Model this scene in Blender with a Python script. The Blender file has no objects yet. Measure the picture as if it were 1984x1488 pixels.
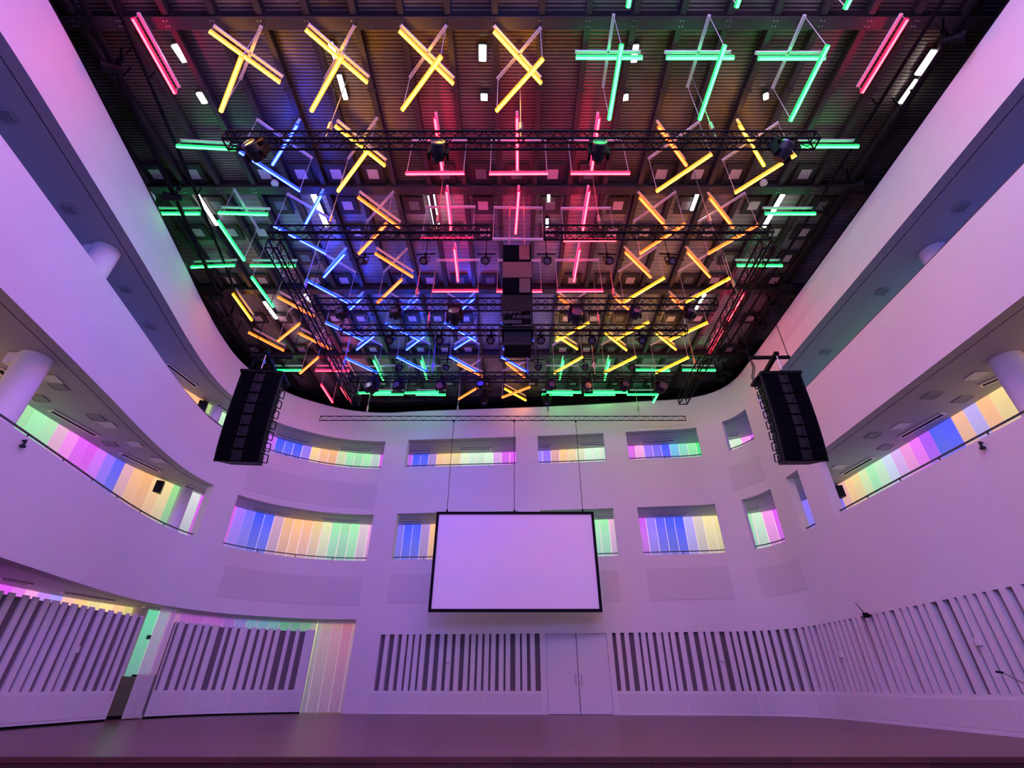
import bpy, math, random
import numpy as np
from mathutils import Matrix, Vector
random.seed(7)
C = bpy.context.scene.collection
SC = bpy.context.scene

# ------------------------------------------------------------------ camera
ZC = 1.75                       # eye height over the hall floor
FPX = 925.0; PITCH = math.radians(32.3); CX = 995.0; CY = 744.0
cam = bpy.data.cameras.new('camera'); cam_o = bpy.data.objects.new('camera', cam); C.objects.link(cam_o)
cam.sensor_width = 36; cam.sensor_fit = 'HORIZONTAL'; cam.lens = FPX / 1984 * 36
cam.shift_x = (992 - CX) / 1984
cam.clip_start = 0.05; cam.clip_end = 200
cam_o.location = (0, 0, ZC); cam_o.rotation_euler = (math.pi / 2 + PITCH, 0, 0)
SC.camera = cam_o

# ------------------------------------------------------------------ world, exposure
w = bpy.data.worlds.new('hall_air'); SC.world = w; w.use_nodes = True
w.node_tree.nodes['Background'].inputs[0].default_value = (0.30, 0.20, 0.42, 1)
w.node_tree.nodes['Background'].inputs[1].default_value = 0.06
SC.view_settings.view_transform = 'Standard'; SC.view_settings.look = 'None'
SC.view_settings.exposure = 0.0; SC.view_settings.gamma = 1.0; SC.view_settings.use_curve_mapping = False
SC.cycles.use_denoising = True
SC.cycles.sample_clamp_indirect = 6.0
SC.cycles.max_bounces = 8

# ------------------------------------------------------------------ large fill lights added out of view, behind and above the audience
def area(name, loc, target, size, power, col):
    l = bpy.data.lights.new(name, 'AREA'); l.shape = 'DISK'; l.size = size; l.energy = power; l.color = col
    o = bpy.data.objects.new(name, l); C.objects.link(o); o.location = loc
    o.rotation_euler = (Vector(target) - Vector(loc)).to_track_quat('-Z', 'Y').to_euler()
    return o
# (the roof ones stand in for the rows of tubes that go on over the audience, outside the frame)
area('roof_fill_light', (-5.0, 1.0, 13.4), (-7, 8, 3), 3.0, 350, (0.60, 0.23, 0.92))
area('roof_fill_light', (0.0, 0.5, 13.4), (0, 12, 2), 3.0, 480, (0.30, 0.23, 1.0))
area('roof_fill_light', (5.0, 1.0, 13.4), (7, 8, 3), 3.0, 640, (0.62, 0.34, 0.88))
area('stage_fill_light', (0, -4.5, 8.0), (0, 19, 4.5), 3.0, 850, (0.20, 0.21, 0.98))  # unseen fill, added to turn the walls bluer

# ------------------------------------------------------------------ helpers: photo pixel -> point on a level plane or wall
def ray(x, y):
    u = (x - CX) / FPX; v = -(y - CY) / FPX
    return np.array([u, math.cos(PITCH) - v * math.sin(PITCH), math.sin(PITCH) + v * math.cos(PITCH)])
def at(x, y, h):                                   # h above the eye -> world point
    r = ray(x, y); t = h / r[2]
    return np.array([r[0] * t, r[1] * t, h + ZC])
def at_depth(x, y, Y):
    r = ray(x, y); t = Y / r[1]
    return np.array([r[0] * t, Y, r[2] * t + ZC])

# heights (above the eye) of the horizontal edges
HA, HB, HCC, HD, HE, HF, HG, HS, H0 = 11.18, 9.66, 8.30, 6.21, 4.30, 2.147, 1.627, -0.15, -0.8285
ZF = H0 + ZC                                       # stage floor
WP = [(-7.9,-6),(-8.3,-2),(-8.7,1.5),(-9.0,4.),(-9.45,6.4),(-9.9,8.7),(-10.33,10.7),(-10.75,12.6),(-11.05,14.4),(-11.13,15.6),(-11.0,16.7),(-10.6,17.75),(-9.95,18.7),(-9.2,19.3),(-8.3,19.85),(-7.2,20.2),(-6,20.3),(-5,20.18),(-2,19.96),(1.1,19.73),(4.1,19.43),(6.2,19.17),(8.1,18.88),(8.85,18.52),(9.33,17.95),(9.57,17.2),(9.62,16),(9.62,12),(9.62,8),(9.58,4),(9.5,-6)]
OP = [(-10.9,-6),(-11.5,0),(-12.0,4),(-12.45,8),(-12.75,12.5),(-12.75,15),(-12.4,16.5),(-11.95,17.9),(-11.4,19.1),(-10.7,20.1),(-9.7,20.85),(-8.4,21.4),(-6.4,21.82),(-3,21.65),(0.1,21.46),(5.46,20.8),(8.73,20.42),(9.9,20.2),(10.8,19.65),(11.4,18.7),(11.75,17.4),(11.85,15),(11.95,11),(12,5),(12,-6)]
def catmull(P, n=8):
    P = np.array(P, float); out = []
    Q = np.vstack([2 * P[0] - P[1], P, 2 * P[-1] - P[-2]])
    for i in range(1, len(Q) - 2):
        p0, p1, p2, p3 = Q[i - 1:i + 3]
        d1 = max(np.linalg.norm(p2 - p1), 1e-6); d0 = max(np.linalg.norm(p1 - p0), 1e-6); d2 = max(np.linalg.norm(p3 - p2), 1e-6)
        m1 = ((p1 - p0) / d0 * d1 + (p2 - p1) / d1 * d0) / (d0 + d1) * d1
        m2 = ((p2 - p1) / d1 * d2 + (p3 - p2) / d2 * d1) / (d1 + d2) * d1
        for k in range(n):
            t = k / n
            out.append((2*t**3-3*t**2+1)*p1 + (t**3-2*t**2+t)*m1 + (-2*t**3+3*t**2)*p2 + (t**3-t**2)*m2)
    out.append(P[-1]); return np.array(out)
class Curve:
    def __init__(s, P):
        s.P = catmull(P); d = np.linalg.norm(np.diff(s.P, axis=0), axis=1)
        s.S = np.concatenate([[0], np.cumsum(d)]); s.L = s.S[-1]
    def pt(s, a):
        return np.array([np.interp(a, s.S, s.P[:, 0]), np.interp(a, s.S, s.P[:, 1])])
    def nrm(s, a):                                 # outward (away from the hall)
        t = s.pt(min(a + .05, s.L)) - s.pt(max(a - .05, 0)); t /= np.linalg.norm(t)
        return np.array([-t[1], t[0]])
    def off(s, a, d): return s.pt(a) + s.nrm(a) * d
    def hit(s, x, y):                              # arc length where the sight line through a pixel meets the curve
        r = ray(x, y)[:2]; c = s.P[:, 0] * r[1] - s.P[:, 1] * r[0]
        for i in range(len(c) - 1):
            if c[i] * c[i + 1] <= 0 and c[i] != c[i + 1] and (s.P[i] @ r) > 0:
                return s.S[i] + (s.S[i + 1] - s.S[i]) * c[i] / (c[i] - c[i + 1])
        raise ValueError((x, y))
WC = Curve(WP); OC = Curve(OP)

# ------------------------------------------------------------------ helpers: meshes
class MB:
    def __init__(s): s.v = []; s.f = []; s.m = []; s.sm = []
    def add(s, vs, fs, mi=0, smooth=False):
        b = len(s.v); s.v += [tuple(map(float, q)) for q in vs]
        for f in fs: s.f.append([b + i for i in f]); s.m.append(mi); s.sm.append(smooth)
    def box(s, c, d, rz=0, mi=0):
        c = np.array(c, float); x, y, z = np.array(d) / 2.0; ca, sa = math.cos(rz), math.sin(rz); vs = []
        for k in (-z, z):
            for i, j in ((-x, -y), (x, -y), (x, y), (-x, y)):
                vs.append(c + np.array([i * ca - j * sa, i * sa + j * ca, k]))
        s.add(vs, [(3,2,1,0),(4,5,6,7),(0,1,5,4),(1,2,6,5),(2,3,7,6),(3,0,4,7)], mi)
    def bar(s, p, q, wd, ht=None, mi=0, up=(0, 0, 1)):   # rectangular bar from p to q
        p = np.array(p, float); q = np.array(q, float); ht = ht or wd
        d = q - p; L = np.linalg.norm(d); d = d / max(L, 1e-9); up = np.array(up, float)
        a = np.cross(d, up)
        if np.linalg.norm(a) < 1e-3: a = np.cross(d, (1, 0, 0))
        a /= np.linalg.norm(a); b = np.cross(a, d)
        vs = [e + a * i * wd / 2 + b * j * ht / 2 for e in (p, q) for i, j in ((-1,-1),(1,-1),(1,1),(-1,1))]
        s.add(vs, [(3,2,1,0),(4,5,6,7),(0,1,5,4),(1,2,6,5),(2,3,7,6),(3,0,4,7)], mi)
    def cyl(s, p, q, r, n=8, mi=0, r2=None, smooth=True):
        p = np.array(p, float); q = np.array(q, float); r2 = r if r2 is None else r2
        d = q - p; d = d / max(np.linalg.norm(d), 1e-9)
        a = np.cross(d, (0, 0, 1))
        if np.linalg.norm(a) < 1e-3: a = np.array([1., 0, 0])
        a /= np.linalg.norm(a); b = np.cross(d, a); vs = []
        for e, rr in ((p, r), (q, r2)):
            for k in range(n):
                t = 2 * math.pi * k / n; vs.append(e + rr * (a * math.cos(t) + b * math.sin(t)))
        s.add(vs, [(k, (k + 1) % n, n + (k + 1) % n, n + k) for k in range(n)], mi, smooth)
        s.add(vs[:n], [tuple(range(n))[::-1]], mi); s.add(vs[n:], [tuple(range(n))], mi)
    def path(s, pts, r, n=6, mi=0):
        for a, b in zip(pts[:-1], pts[1:]): s.cyl(a, b, r, n, mi)
    def ring(s, c, axis, r0, r1, dep, n=20, mi=0):       # washer
        c = np.array(c, float); axis = np.array(axis, float); axis /= np.linalg.norm(axis)
        a = np.cross(axis, (0.3, 0.2, 1)); a /= np.linalg.norm(a); b = np.cross(axis, a); vs = []
        for rr, o in ((r0, 0), (r1, 0), (r1, dep), (r0, dep)):
            for k in range(n):
                t = 2 * math.pi * k / n; vs.append(c + axis * o + rr * (a * math.cos(t) + b * math.sin(t)))
        fs = []
        for l in range(4):
            m = (l + 1) % 4
            fs += [(l*n+k, l*n+(k+1) % n, m*n+(k+1) % n, m*n+k) for k in range(n)]
        s.add(vs, fs, mi)
    def slab(s, poly, z0, z1, mi=0):
        n = len(poly); vs = [(x, y, z0) for x, y in poly] + [(x, y, z1) for x, y in poly]
        s.add(vs, [tuple(range(n))[::-1], tuple(range(n, 2*n))] + [(k, (k+1) % n, n+(k+1) % n, n+k) for k in range(n)], mi)
    def mesh(s, name, mats, org=(0, 0, 0)):
        me = bpy.data.meshes.new(name); o = np.array(org, float)
        me.from_pydata([tuple(np.array(q) - o) for q in s.v], [], s.f)
        for m in (mats if isinstance(mats, (list, tuple)) else [mats]): me.materials.append(m)
        me.polygons.foreach_set('material_index', s.m); me.polygons.foreach_set('use_smooth', s.sm)
        me.update(); return me
def wloc(o):
    v = Vector((0, 0, 0))
    while o: v = v + o.location; o = o.parent
    return v
def link(name, me, parent=None, loc=(0, 0, 0), rot=(0, 0, 0), label=None):
    o = bpy.data.objects.new(name, me); C.objects.link(o); o.location = loc; o.rotation_euler = rot
    if parent: o.parent = parent
    if label: o['label'] = label
    return o
def part(name, mb, mats, parent=None, label=None, kind=None):       # mb in world coordinates; parents must be unrotated
    org = wloc(parent) if parent else (0, 0, 0)
    o = link(name, mb.mesh(name, mats, org), parent, label=label)
    if kind: o['kind'] = kind
    return o
def thing(name, label, cat, loc, group=None, rot=(0, 0, 0)):
    o = bpy.data.objects.new(name, None); C.objects.link(o); o.location = tuple(map(float, loc)); o.rotation_euler = rot
    o.empty_display_size = .2
    o['label'] = label; o['category'] = cat
    if group: o['group'] = group
    return o
def struct(name, mb, mats, parent=None):
    o = part(name, mb, mats, parent)
    if not parent: o['kind'] = 'structure'
    return o
def copy_tree(o, parent=None):
    c = o.copy(); C.objects.link(c); c.parent = parent
    for ch in list(o.children): copy_tree(ch, c)
    return c
ORD = ['first','second','third','fourth','fifth','sixth','seventh','eighth','ninth','tenth','eleventh','twelfth','thirteenth','fourteenth','fifteenth']

# ------------------------------------------------------------------ materials
def newmat(name):
    m = bpy.data.materials.new(name); m.use_nodes = True; nt = m.node_tree
    return m, nt, nt.nodes['Principled BSDF']
def pmat(name, col, rough=.5, metal=0, noise=0.0, scale=20, bump=0.0, bscale=200, spec=None):
    m, nt, b = newmat(name)
    b.inputs['Base Color'].default_value = (*col, 1); b.inputs['Roughness'].default_value = rough; b.inputs['Metallic'].default_value = metal
    if spec is not None: b.inputs['Specular IOR Level'].default_value = spec
    tc = nt.nodes.new('ShaderNodeTexCoord')
    if noise:
        n = nt.nodes.new('ShaderNodeTexNoise'); n.inputs['Scale'].default_value = scale; n.inputs['Detail'].default_value = 5
        nt.links.new(tc.outputs['Object'], n.inputs['Vector'])
        r = nt.nodes.new('ShaderNodeMapRange'); r.inputs[1].default_value = .3; r.inputs[2].default_value = .7
        r.inputs[3].default_value = 1 - noise; r.inputs[4].default_value = 1 + noise * .3
        nt.links.new(n.outputs['Fac'], r.inputs[0])
        h = nt.nodes.new('ShaderNodeVectorMath'); h.operation = 'SCALE'; h.inputs[0].default_value = col
        nt.links.new(r.outputs[0], h.inputs['Scale']); nt.links.new(h.outputs[0], b.inputs['Base Color'])
    if bump:
        n2 = nt.nodes.new('ShaderNodeTexNoise'); n2.inputs['Scale'].default_value = bscale
        nt.links.new(tc.outputs['Object'], n2.inputs['Vector'])
        bp = nt.nodes.new('ShaderNodeBump'); bp.inputs['Strength'].default_value = bump; bp.inputs['Distance'].default_value = .01
        nt.links.new(n2.outputs['Fac'], bp.inputs['Height']); nt.links.new(bp.outputs[0], b.inputs['Normal'])
    return m
def emat(name, col, st):
    m, nt, b = newmat(name)
    b.inputs['Base Color'].default_value = (0.02, 0.02, 0.02, 1)
    b.inputs['Emission Color'].default_value = (*col, 1); b.inputs['Emission Strength'].default_value = st
    return m
M = {}
M['wall'] = pmat('white_plaster', (.74, .72, .72), .62, noise=.03, scale=1.2, bump=.08, bscale=60)
M['panelpaint'] = pmat('white_lacquer_panel', (.72, .70, .71), .5, noise=.03, scale=2)
M['perf'] = pmat('perforated_plaster', (.67, .65, .66), .8, noise=.06, scale=60)
M['recess'] = pmat('recess_shade_grey', (.17, .14, .155), .95, noise=.15, scale=30)  # shade between the slats is put into this dark base colour
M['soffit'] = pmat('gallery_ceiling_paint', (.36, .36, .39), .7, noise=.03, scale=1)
M['square'] = pmat('vent_grey', (.62, .62, .66), .6, noise=.05, scale=30)
M['darksq'] = pmat('vent_dark', (.20, .20, .22), .6, noise=.1, scale=30)
M['black'] = pmat('black_powder_coat', (.006, .006, .008), .5, noise=.2, scale=15, spec=.07)
M['matt'] = pmat('black_cloth', (.004, .004, .005), 1.0, noise=.2, scale=8)
M['grille'] = pmat('black_grille', (.004, .004, .006), .7, noise=.3, scale=150, spec=.0)
M['darkgrey'] = pmat('dark_grey_steel', (.012, .012, .015), .5, 0, noise=.2, scale=10, spec=.2)
M['plate'] = pmat('grey_plate', (.022, .018, .021), .5, noise=.1, scale=10)
M['chrome'] = pmat('brushed_steel', (.6, .6, .6), .3, .9, noise=.1, scale=40)
M['lens'] = pmat('lamp_lens', (.09, .09, .11), .12, .1, noise=.1, scale=30)
M['housing'] = pmat('white_aluminium_channel', (.80, .74, .74), .32, .15, noise=.05, scale=20)
M['wire'] = pmat('steel_cable', (.55, .5, .5), .4, .3, noise=.05, scale=50)
M['screen'] = pmat('projection_fabric', (.97, .96, .98), .8, noise=.01, scale=3)
M['column'] = pmat('white_column_paint', (.78, .76, .77), .6, noise=.04, scale=3, bump=.1)
M['olive'] = pmat('olive_laminate', (.20, .20, .12), .6, noise=.15, scale=6)
M['curtain'] = pmat('sheer_white_voile', (.80, .78, .76), .8, noise=.05, scale=30)
b = M['curtain'].node_tree.nodes['Principled BSDF']; b.inputs['Alpha'].default_value = .68
b.inputs['Transmission Weight'].default_value = 0.0
M['rail'] = pmat('dark_handrail', (.05, .045, .06), .4, .2, noise=.05, scale=20)
def glassmat():
    m, nt, b = newmat('clear_glass'); b.inputs['Base Color'].default_value = (.93, .97, .96, 1)
    b.inputs['Roughness'].default_value = .03; b.inputs['Alpha'].default_value = .14
    return m
M['glass'] = glassmat()
def glowmat():                                     # backlit channel-glass: colour of each strip from its object colour, stronger near the lamps at its top
    m, nt, b = newmat('backlit_channel_glass')
    oi = nt.nodes.new('ShaderNodeObjectInfo'); tc = nt.nodes.new('ShaderNodeTexCoord')
    sp = nt.nodes.new('ShaderNodeSeparateXYZ'); nt.links.new(tc.outputs['Generated'], sp.inputs[0])
    mr = nt.nodes.new('ShaderNodeMapRange'); mr.inputs[3].default_value = .55; mr.inputs[4].default_value = 1.0
    nt.links.new(sp.outputs[2], mr.inputs[0])
    pw = nt.nodes.new('ShaderNodeMath'); pw.operation = 'POWER'; pw.inputs[1].default_value = 1.6; nt.links.new(mr.outputs[0], pw.inputs[0])
    mx = nt.nodes.new('ShaderNodeMix'); mx.data_type = 'RGBA'
    mx.inputs[6].default_value = (.45, .45, .75, 1)
    m2 = nt.nodes.new('ShaderNodeMapRange'); m2.inputs[3].default_value = .5; m2.inputs[4].default_value = 1.0
    nt.links.new(sp.outputs[2], m2.inputs[0]); nt.links.new(m2.outputs[0], mx.inputs[0]); nt.links.new(oi.outputs['Color'], mx.inputs[7])
    nt.links.new(mx.outputs[2], b.inputs['Emission Color'])
    ml = nt.nodes.new('ShaderNodeMath'); ml.operation = 'MULTIPLY'; ml.inputs[1].default_value = 1.05
    nt.links.new(pw.outputs[0], ml.inputs[0]); nt.links.new(ml.outputs[0], b.inputs['Emission Strength'])
    b.inputs['Base Color'].default_value = (.05, .05, .06, 1); b.inputs['Roughness'].default_value = .3
    return m
M['glow'] = glowmat()
M['seam'] = emat('lit_seam_behind_glass', (1, .62, .8), 1.0)
def deckmat(name, base, pitch, rough, lo):
    m, nt, b = newmat(name); tc = nt.nodes.new('ShaderNodeTexCoord')
    wv = nt.nodes.new('ShaderNodeTexWave'); wv.bands_direction = 'Y'; wv.inputs['Scale'].default_value = .314 / pitch; wv.inputs['Distortion'].default_value = 0
    nt.links.new(tc.outputs['Object'], wv.inputs['Vector'])
    nz = nt.nodes.new('ShaderNodeTexNoise'); nz.inputs['Scale'].default_value = .7; nz.inputs['Detail'].default_value = 6
    nt.links.new(tc.outputs['Object'], nz.inputs['Vector'])
    r = nt.nodes.new('ShaderNodeMapRange'); r.inputs[3].default_value = lo; r.inputs[4].default_value = 1
    nt.links.new(wv.outputs['Fac'], r.inputs[0])
    r2 = nt.nodes.new('ShaderNodeMapRange'); r2.inputs[1].default_value = .35; r2.inputs[2].default_value = .65; r2.inputs[3].default_value = .5; r2.inputs[4].default_value = 1.2
    nt.links.new(nz.outputs['Fac'], r2.inputs[0])
    mu = nt.nodes.new('ShaderNodeMath'); mu.operation = 'MULTIPLY'; nt.links.new(r.outputs[0], mu.inputs[0]); nt.links.new(r2.outputs[0], mu.inputs[1])
    h = nt.nodes.new('ShaderNodeVectorMath'); h.operation = 'SCALE'; h.inputs[0].default_value = base
    nt.links.new(mu.outputs[0], h.inputs['Scale']); nt.links.new(h.outputs[0], b.inputs['Base Color'])
    bp = nt.nodes.new('ShaderNodeBump'); bp.inputs['Strength'].default_value = .5; bp.inputs['Distance'].default_value = .01
    nt.links.new(wv.outputs['Fac'], bp.inputs['Height']); nt.links.new(bp.outputs[0], b.inputs['Normal'])
    b.inputs['Roughness'].default_value = rough; b.inputs['Metallic'].default_value = .25
    return m
M['deck'] = deckmat('corrugated_steel_deck', (.30, .25, .21), .075, .34, .12)
M['board'] = deckmat('grey_board_ceiling', (.44, .41, .42), .16, .36, .7)
M['beam'] = pmat('dark_painted_steel', (.055, .045, .045), .5, .2, noise=.2, scale=3)
def woodmat(name, c1, c2, rough=.35):
    m, nt, b = newmat(name); tc = nt.nodes.new('ShaderNodeTexCoord'); mp = nt.nodes.new('ShaderNodeMapping')
    nt.links.new(tc.outputs['Object'], mp.inputs[0])
    br = nt.nodes.new('ShaderNodeTexBrick'); br.inputs['Scale'].default_value = 1; br.inputs['Brick Width'].default_value = 1.9; br.inputs['Row Height'].default_value = .11
    br.inputs['Mortar Size'].default_value = .003; br.inputs['Color1'].default_value = (*c1, 1); br.inputs['Color2'].default_value = (*c2, 1); br.inputs['Mortar'].default_value = (.01, .006, .008, 1)
    nt.links.new(mp.outputs[0], br.inputs['Vector'])
    mp2 = nt.nodes.new('ShaderNodeMapping'); mp2.inputs['Scale'].default_value = (.8, 14, 14); nt.links.new(tc.outputs['Object'], mp2.inputs[0])
    nz = nt.nodes.new('ShaderNodeTexNoise'); nz.inputs['Scale'].default_value = 2; nz.inputs['Detail'].default_value = 6; nt.links.new(mp2.outputs[0], nz.inputs['Vector'])
    mx = nt.nodes.new('ShaderNodeMix'); mx.data_type = 'RGBA'; mx.blend_type = 'MULTIPLY'; mx.inputs[0].default_value = .55
    nt.links.new(br.outputs['Color'], mx.inputs[6]); nt.links.new(nz.outputs['Fac'], mx.inputs[7]); nt.links.new(mx.outputs[2], b.inputs['Base Color'])
    b.inputs['Roughness'].default_value = rough
    return m
M['stage'] = woodmat('stage_boards', (.13, .048, .042), (.19, .075, .06), .33)
M['riser'] = woodmat('riser_veneer', (.07, .025, .022), (.11, .045, .033), .5)
M['hallfloor'] = woodmat('hall_parquet', (.25, .14, .08), (.32, .19, .11), .4)
TUBE = {'red': ((1, .007, .011), 74, (1, .012, .09), 1.5), 'yellow': ((1, .34, .008), 50, (1, .42, 0), 1.5), 'orange': ((1, .040, .009), 22, (1, .22, .004), 1.4),
        'green': ((.018, 1, .05), 26, (.01, 1, .22), 1.2), 'blue': ((.004, .007, 1), 150, (.005, .05, 1), 2.0)}
for k, (c, st_, ce, se) in TUBE.items():
    M[k] = emat(k + '_lit_diffuser', c, st_)
    M[k + '_top'] = emat(k + '_deck_uplight', ce, st_ * .26)  # glow added on the upper faces to light the deck above
    M[k + '_edge'] = emat(k + '_diffuser_side', ce, se)
M['white_lamp'] = emat('white_lamp_glass', (1, .97, .93), 9)
M['unlit'] = pmat('unlit_diffuser', (.5, .42, .45), .4, noise=.05, scale=30)

# ------------------------------------------------------------------ curved hall wall with openings and recesses
TW = .30
def curved_wall(name, s0, s1, holes, recs, zb, z0, z1, step=.35):
    S = [s0, s1]; Zs = sorted(set([z0, z1] + [z for z in zb if z0 < z < z1]))
    for h in holes + recs: S += [h[0], h[1]]
    S += list(np.arange(s0, s1, step)); S = sorted(set(round(a, 4) for a in S if s0 - 1e-6 <= a <= s1 + 1e-6))
    SS = [S[0]]
    edges = set(round(e, 4) for h in holes + recs for e in h[:2]) | {round(s0, 4), round(s1, 4)}
    for a in S[1:]:
        if a - SS[-1] < .06 and a not in edges: continue
        SS.append(a)
    S = SS; n = len(S) - 1; m = len(Zs) - 1
    st = np.zeros((n, m), int)
    for i in range(n):
        c = (S[i] + S[i + 1]) / 2
        for j in range(m):
            z = (Zs[j] + Zs[j + 1]) / 2
            for k, L in ((1, holes), (2, recs)):
                for h in L:
                    if h[0] < c < h[1] and h[2] < z < h[3]: st[i, j] = k
    mb = MB(); idx = {}; R = .13
    P = [WC.pt(a) for a in S]; N = [WC.nrm(a) for a in S]
    def v(i, j, d, k):
        key = (i, j, d, k)
        if key not in idx:
            q = P[i] + N[i] * d; idx[key] = len(mb.v); mb.v.append((q[0], q[1], Zs[j] + ZC))
        return idx[key]
    def face(f, mi, sm): mb.f.append(f); mb.m.append(mi); mb.sm.append(sm)
    for i in range(n):
        for j in range(m):
            if st[i, j] == 0:
                face([v(i, j, 0, 'f'), v(i+1, j, 0, 'f'), v(i+1, j+1, 0, 'f'), v(i, j+1, 0, 'f')], 0, True)
                face([v(i, j+1, TW, 'b'), v(i+1, j+1, TW, 'b'), v(i+1, j, TW, 'b'), v(i, j, TW, 'b')], 0, True)
            elif st[i, j] == 2:
                face([v(i, j, R, 'r'), v(i+1, j, R, 'r'), v(i+1, j+1, R, 'r'), v(i, j+1, R, 'r')], 1, True)
                face([v(i, j+1, TW, 'b'), v(i+1, j+1, TW, 'b'), v(i+1, j, TW, 'b'), v(i, j, TW, 'b')], 0, True)
            for di, dj in ((1, 0), (-1, 0), (0, 1), (0, -1)):
                a, b_ = i + di, j + dj
                o = st[a, b_] if 0 <= a < n and 0 <= b_ < m else 1
                if st[i, j] == 0 and o != 0 or (st[i, j] == 2 and o == 1):
                    d0 = 0 if st[i, j] == 0 else R
                    d1 = R if o == 2 else TW
                    if di: e = (i + (di > 0)); q = [(e, j), (e, j + 1)]
                    else: e = (j + (dj > 0)); q = [(i, e), (i + 1, e)]
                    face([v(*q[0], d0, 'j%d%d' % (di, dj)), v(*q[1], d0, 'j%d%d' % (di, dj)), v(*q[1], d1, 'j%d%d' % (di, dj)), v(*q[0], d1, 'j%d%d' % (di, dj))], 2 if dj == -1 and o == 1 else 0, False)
    return struct(name, mb, [M['wall'], M['recess'], M['soffit']])
h_ = WC.hit
ZB = [HA, HB, HCC, HD, HE, HF, HG, HS]
s_c1 = h_(705, 1100); s_c2 = h_(1412, 1100); s_front = 0.0; s_end = WC.L
holes = []
holes.append((0.5, h_(743, 880), HCC, HB))
for a, b_ in (((787, 880), (999.5, 872)), ((1042, 870), (1172, 865)), ((1216, 865), (1355, 856)), ((1405, 845), (1453, 822))):
    holes.append((h_(*a), h_(*b_), HCC, HB))
holes.append((h_(1466, 768), s_end - .5, HCC, HB))
holes.append((.5, h_(398, 990), HE, HD))
L2W = (((446, 1008), (717, 1042)), ((763.5, 1040), (1004, 1035)), ((1046, 988), (1193.5, 1030)), ((1241, 1030), (1396, 1024)), ((1449, 1018), (1508, 1000)), ((1540, 985), (1563, 965)))
for a, b_ in L2W: holes.append((h_(*a), h_(*b_), HE, HD))
holes.append((h_(1598, 940), s_end - .5, HE, HD))
s_L1 = h_(676, 1290)
holes.append((.5, s_L1, H0, HF))
# slot list, top edges measured in the photograph
slots = []
z2 = [(1047,1087),(1123,1165),(1198,1230),(1268,1287),(1322,1340),(1377,1396),(1435,1477),(1512,1553),(1590,1618),(1658,1687),(1727,1765)]
z3 = [(40,60),(97,117),(153,173),(211,229),(267,296),(335,352),(390,433),(472,489),(529,558),(597,640)]
z3b = [(1257,1289),(1327,1360),(1399,1441),(1482,1502),(1541,1560),(1601,1630),(1674,1692),(1734,1753)]
z4 = [(20,41),(70,96),(124,152),(180,193),(220,241),(269,299),(326,340),(366,380),(408,427),(454,473),(500,513),(540,558),(585,607),(632,658),(683,708),(730,747),(766,779),(794,813),(827,837),(852,865),(882,896),(914,924),(940,951),(969,981),(998,1015),(1034,1043),(1064,1088),(1113,1130),(1150,1160),(1184,1201),(1226,1253),(1280,1294),(1318,1333),(1358,1383),(1409,1424),(1454,1490),(1520,1558),(1586,1604),(1638,1656),(1690,1712),(1744,1767),(1802,1838),(1876,1914)]
gy = [(737,1230),(1185,1227),(1307,1225),(1472,1221.5),(1558.6,1216),(1645,1201),(1731,1183.5),(1827.6,1162),(1955,1137)]
def ytop(x): return float(np.interp(x, [g[0] for g in gy], [g[1] for g in gy]))
def sx(x): return h_(x, ytop(x))
back1 = [(sx(500 + a / 4.402), sx(500 + b_ / 4.402)) for a, b_ in z2] + [(sx(900 + a / 4.402), sx(900 + b_ / 4.402)) for a, b_ in z3]
back2 = [(sx(900 + a / 4.402), sx(900 + b_ / 4.402)) for a, b_ in z3b] + [(sx(1300 + a / 2.9006), sx(1300 + b_ / 2.9006)) for a, b_ in z4]
# the pattern goes on past the frame's edge
s_ = back2[-1][1]; k = 0
while s_ < s_end - 6:
    wd = [.10, .16, .22, .12, .10, .20][k % 6]; back2.append((s_ + .2, s_ + .2 + wd)); s_ += .2 + wd; k += 1
recs = [(back1[0][0], back1[-1][1], HS, HG), (back2[0][0], back2[-1][1], HS, HG)]
s_d0, s_d1 = h_(1057, 1300), h_(1184, 1300)
doorhole = (s_d0, s_d1, H0, HG + .03)
holes.append(doorhole)
ZB += [H0 + .0, HG + .03]
def clip(L, a, b_): return [(max(q[0], a), min(q[1], b_), q[2], q[3]) for q in L if q[1] > a and q[0] < b_]
wall_left = curved_wall('wall_left', s_front, s_c1, clip(holes, s_front, s_c1), [], ZB, H0, HA)
wall_back = curved_wall('wall_back', s_c1, s_c2, clip(holes, s_c1, s_c2), clip(recs, s_c1, s_c2), ZB, H0, HA)
wall_right = curved_wall('wall_right', s_c2, s_end, clip(holes, s_c2, s_end), clip(recs, s_c2, s_end), ZB, H0, HA)

def curved_box(a, b_, d0, d1, z0, z1, curve=WC, step=.4, mi=0):       # box that follows the wall, offsets d0 (hall side) to d1
    mb = MB(); n = max(1, int(math.ceil((b_ - a) / step))); A = np.linspace(a, b_, n + 1)
    vs = []
    for s in A:
        p0 = curve.off(s, d0); p1 = curve.off(s, d1)
        vs += [(*p0, z0 + ZC), (*p1, z0 + ZC), (*p1, z1 + ZC), (*p0, z1 + ZC)]
    fs = [(0, 1, 2, 3), tuple(4 * n + q for q in (3, 2, 1, 0))]
    for i in range(n):
        o = 4 * i
        for q in range(4): fs.append((o + q, o + (q + 1) % 4, o + 4 + (q + 1) % 4, o + 4 + q))
    mb.add(vs, fs, mi); return mb
# slats stand between the recessed slots
def slats(sl):
    for (a, b_), (c, d) in zip(sl[:-1], sl[1:]):
        par = wall_back if (b_ + c) / 2 < s_c2 else wall_right
        part('slat', curved_box(b_, c, -.003, .128, HS + .001, HG - .001), M['panelpaint'], par)
slats(back1); slats(back2)
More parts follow.
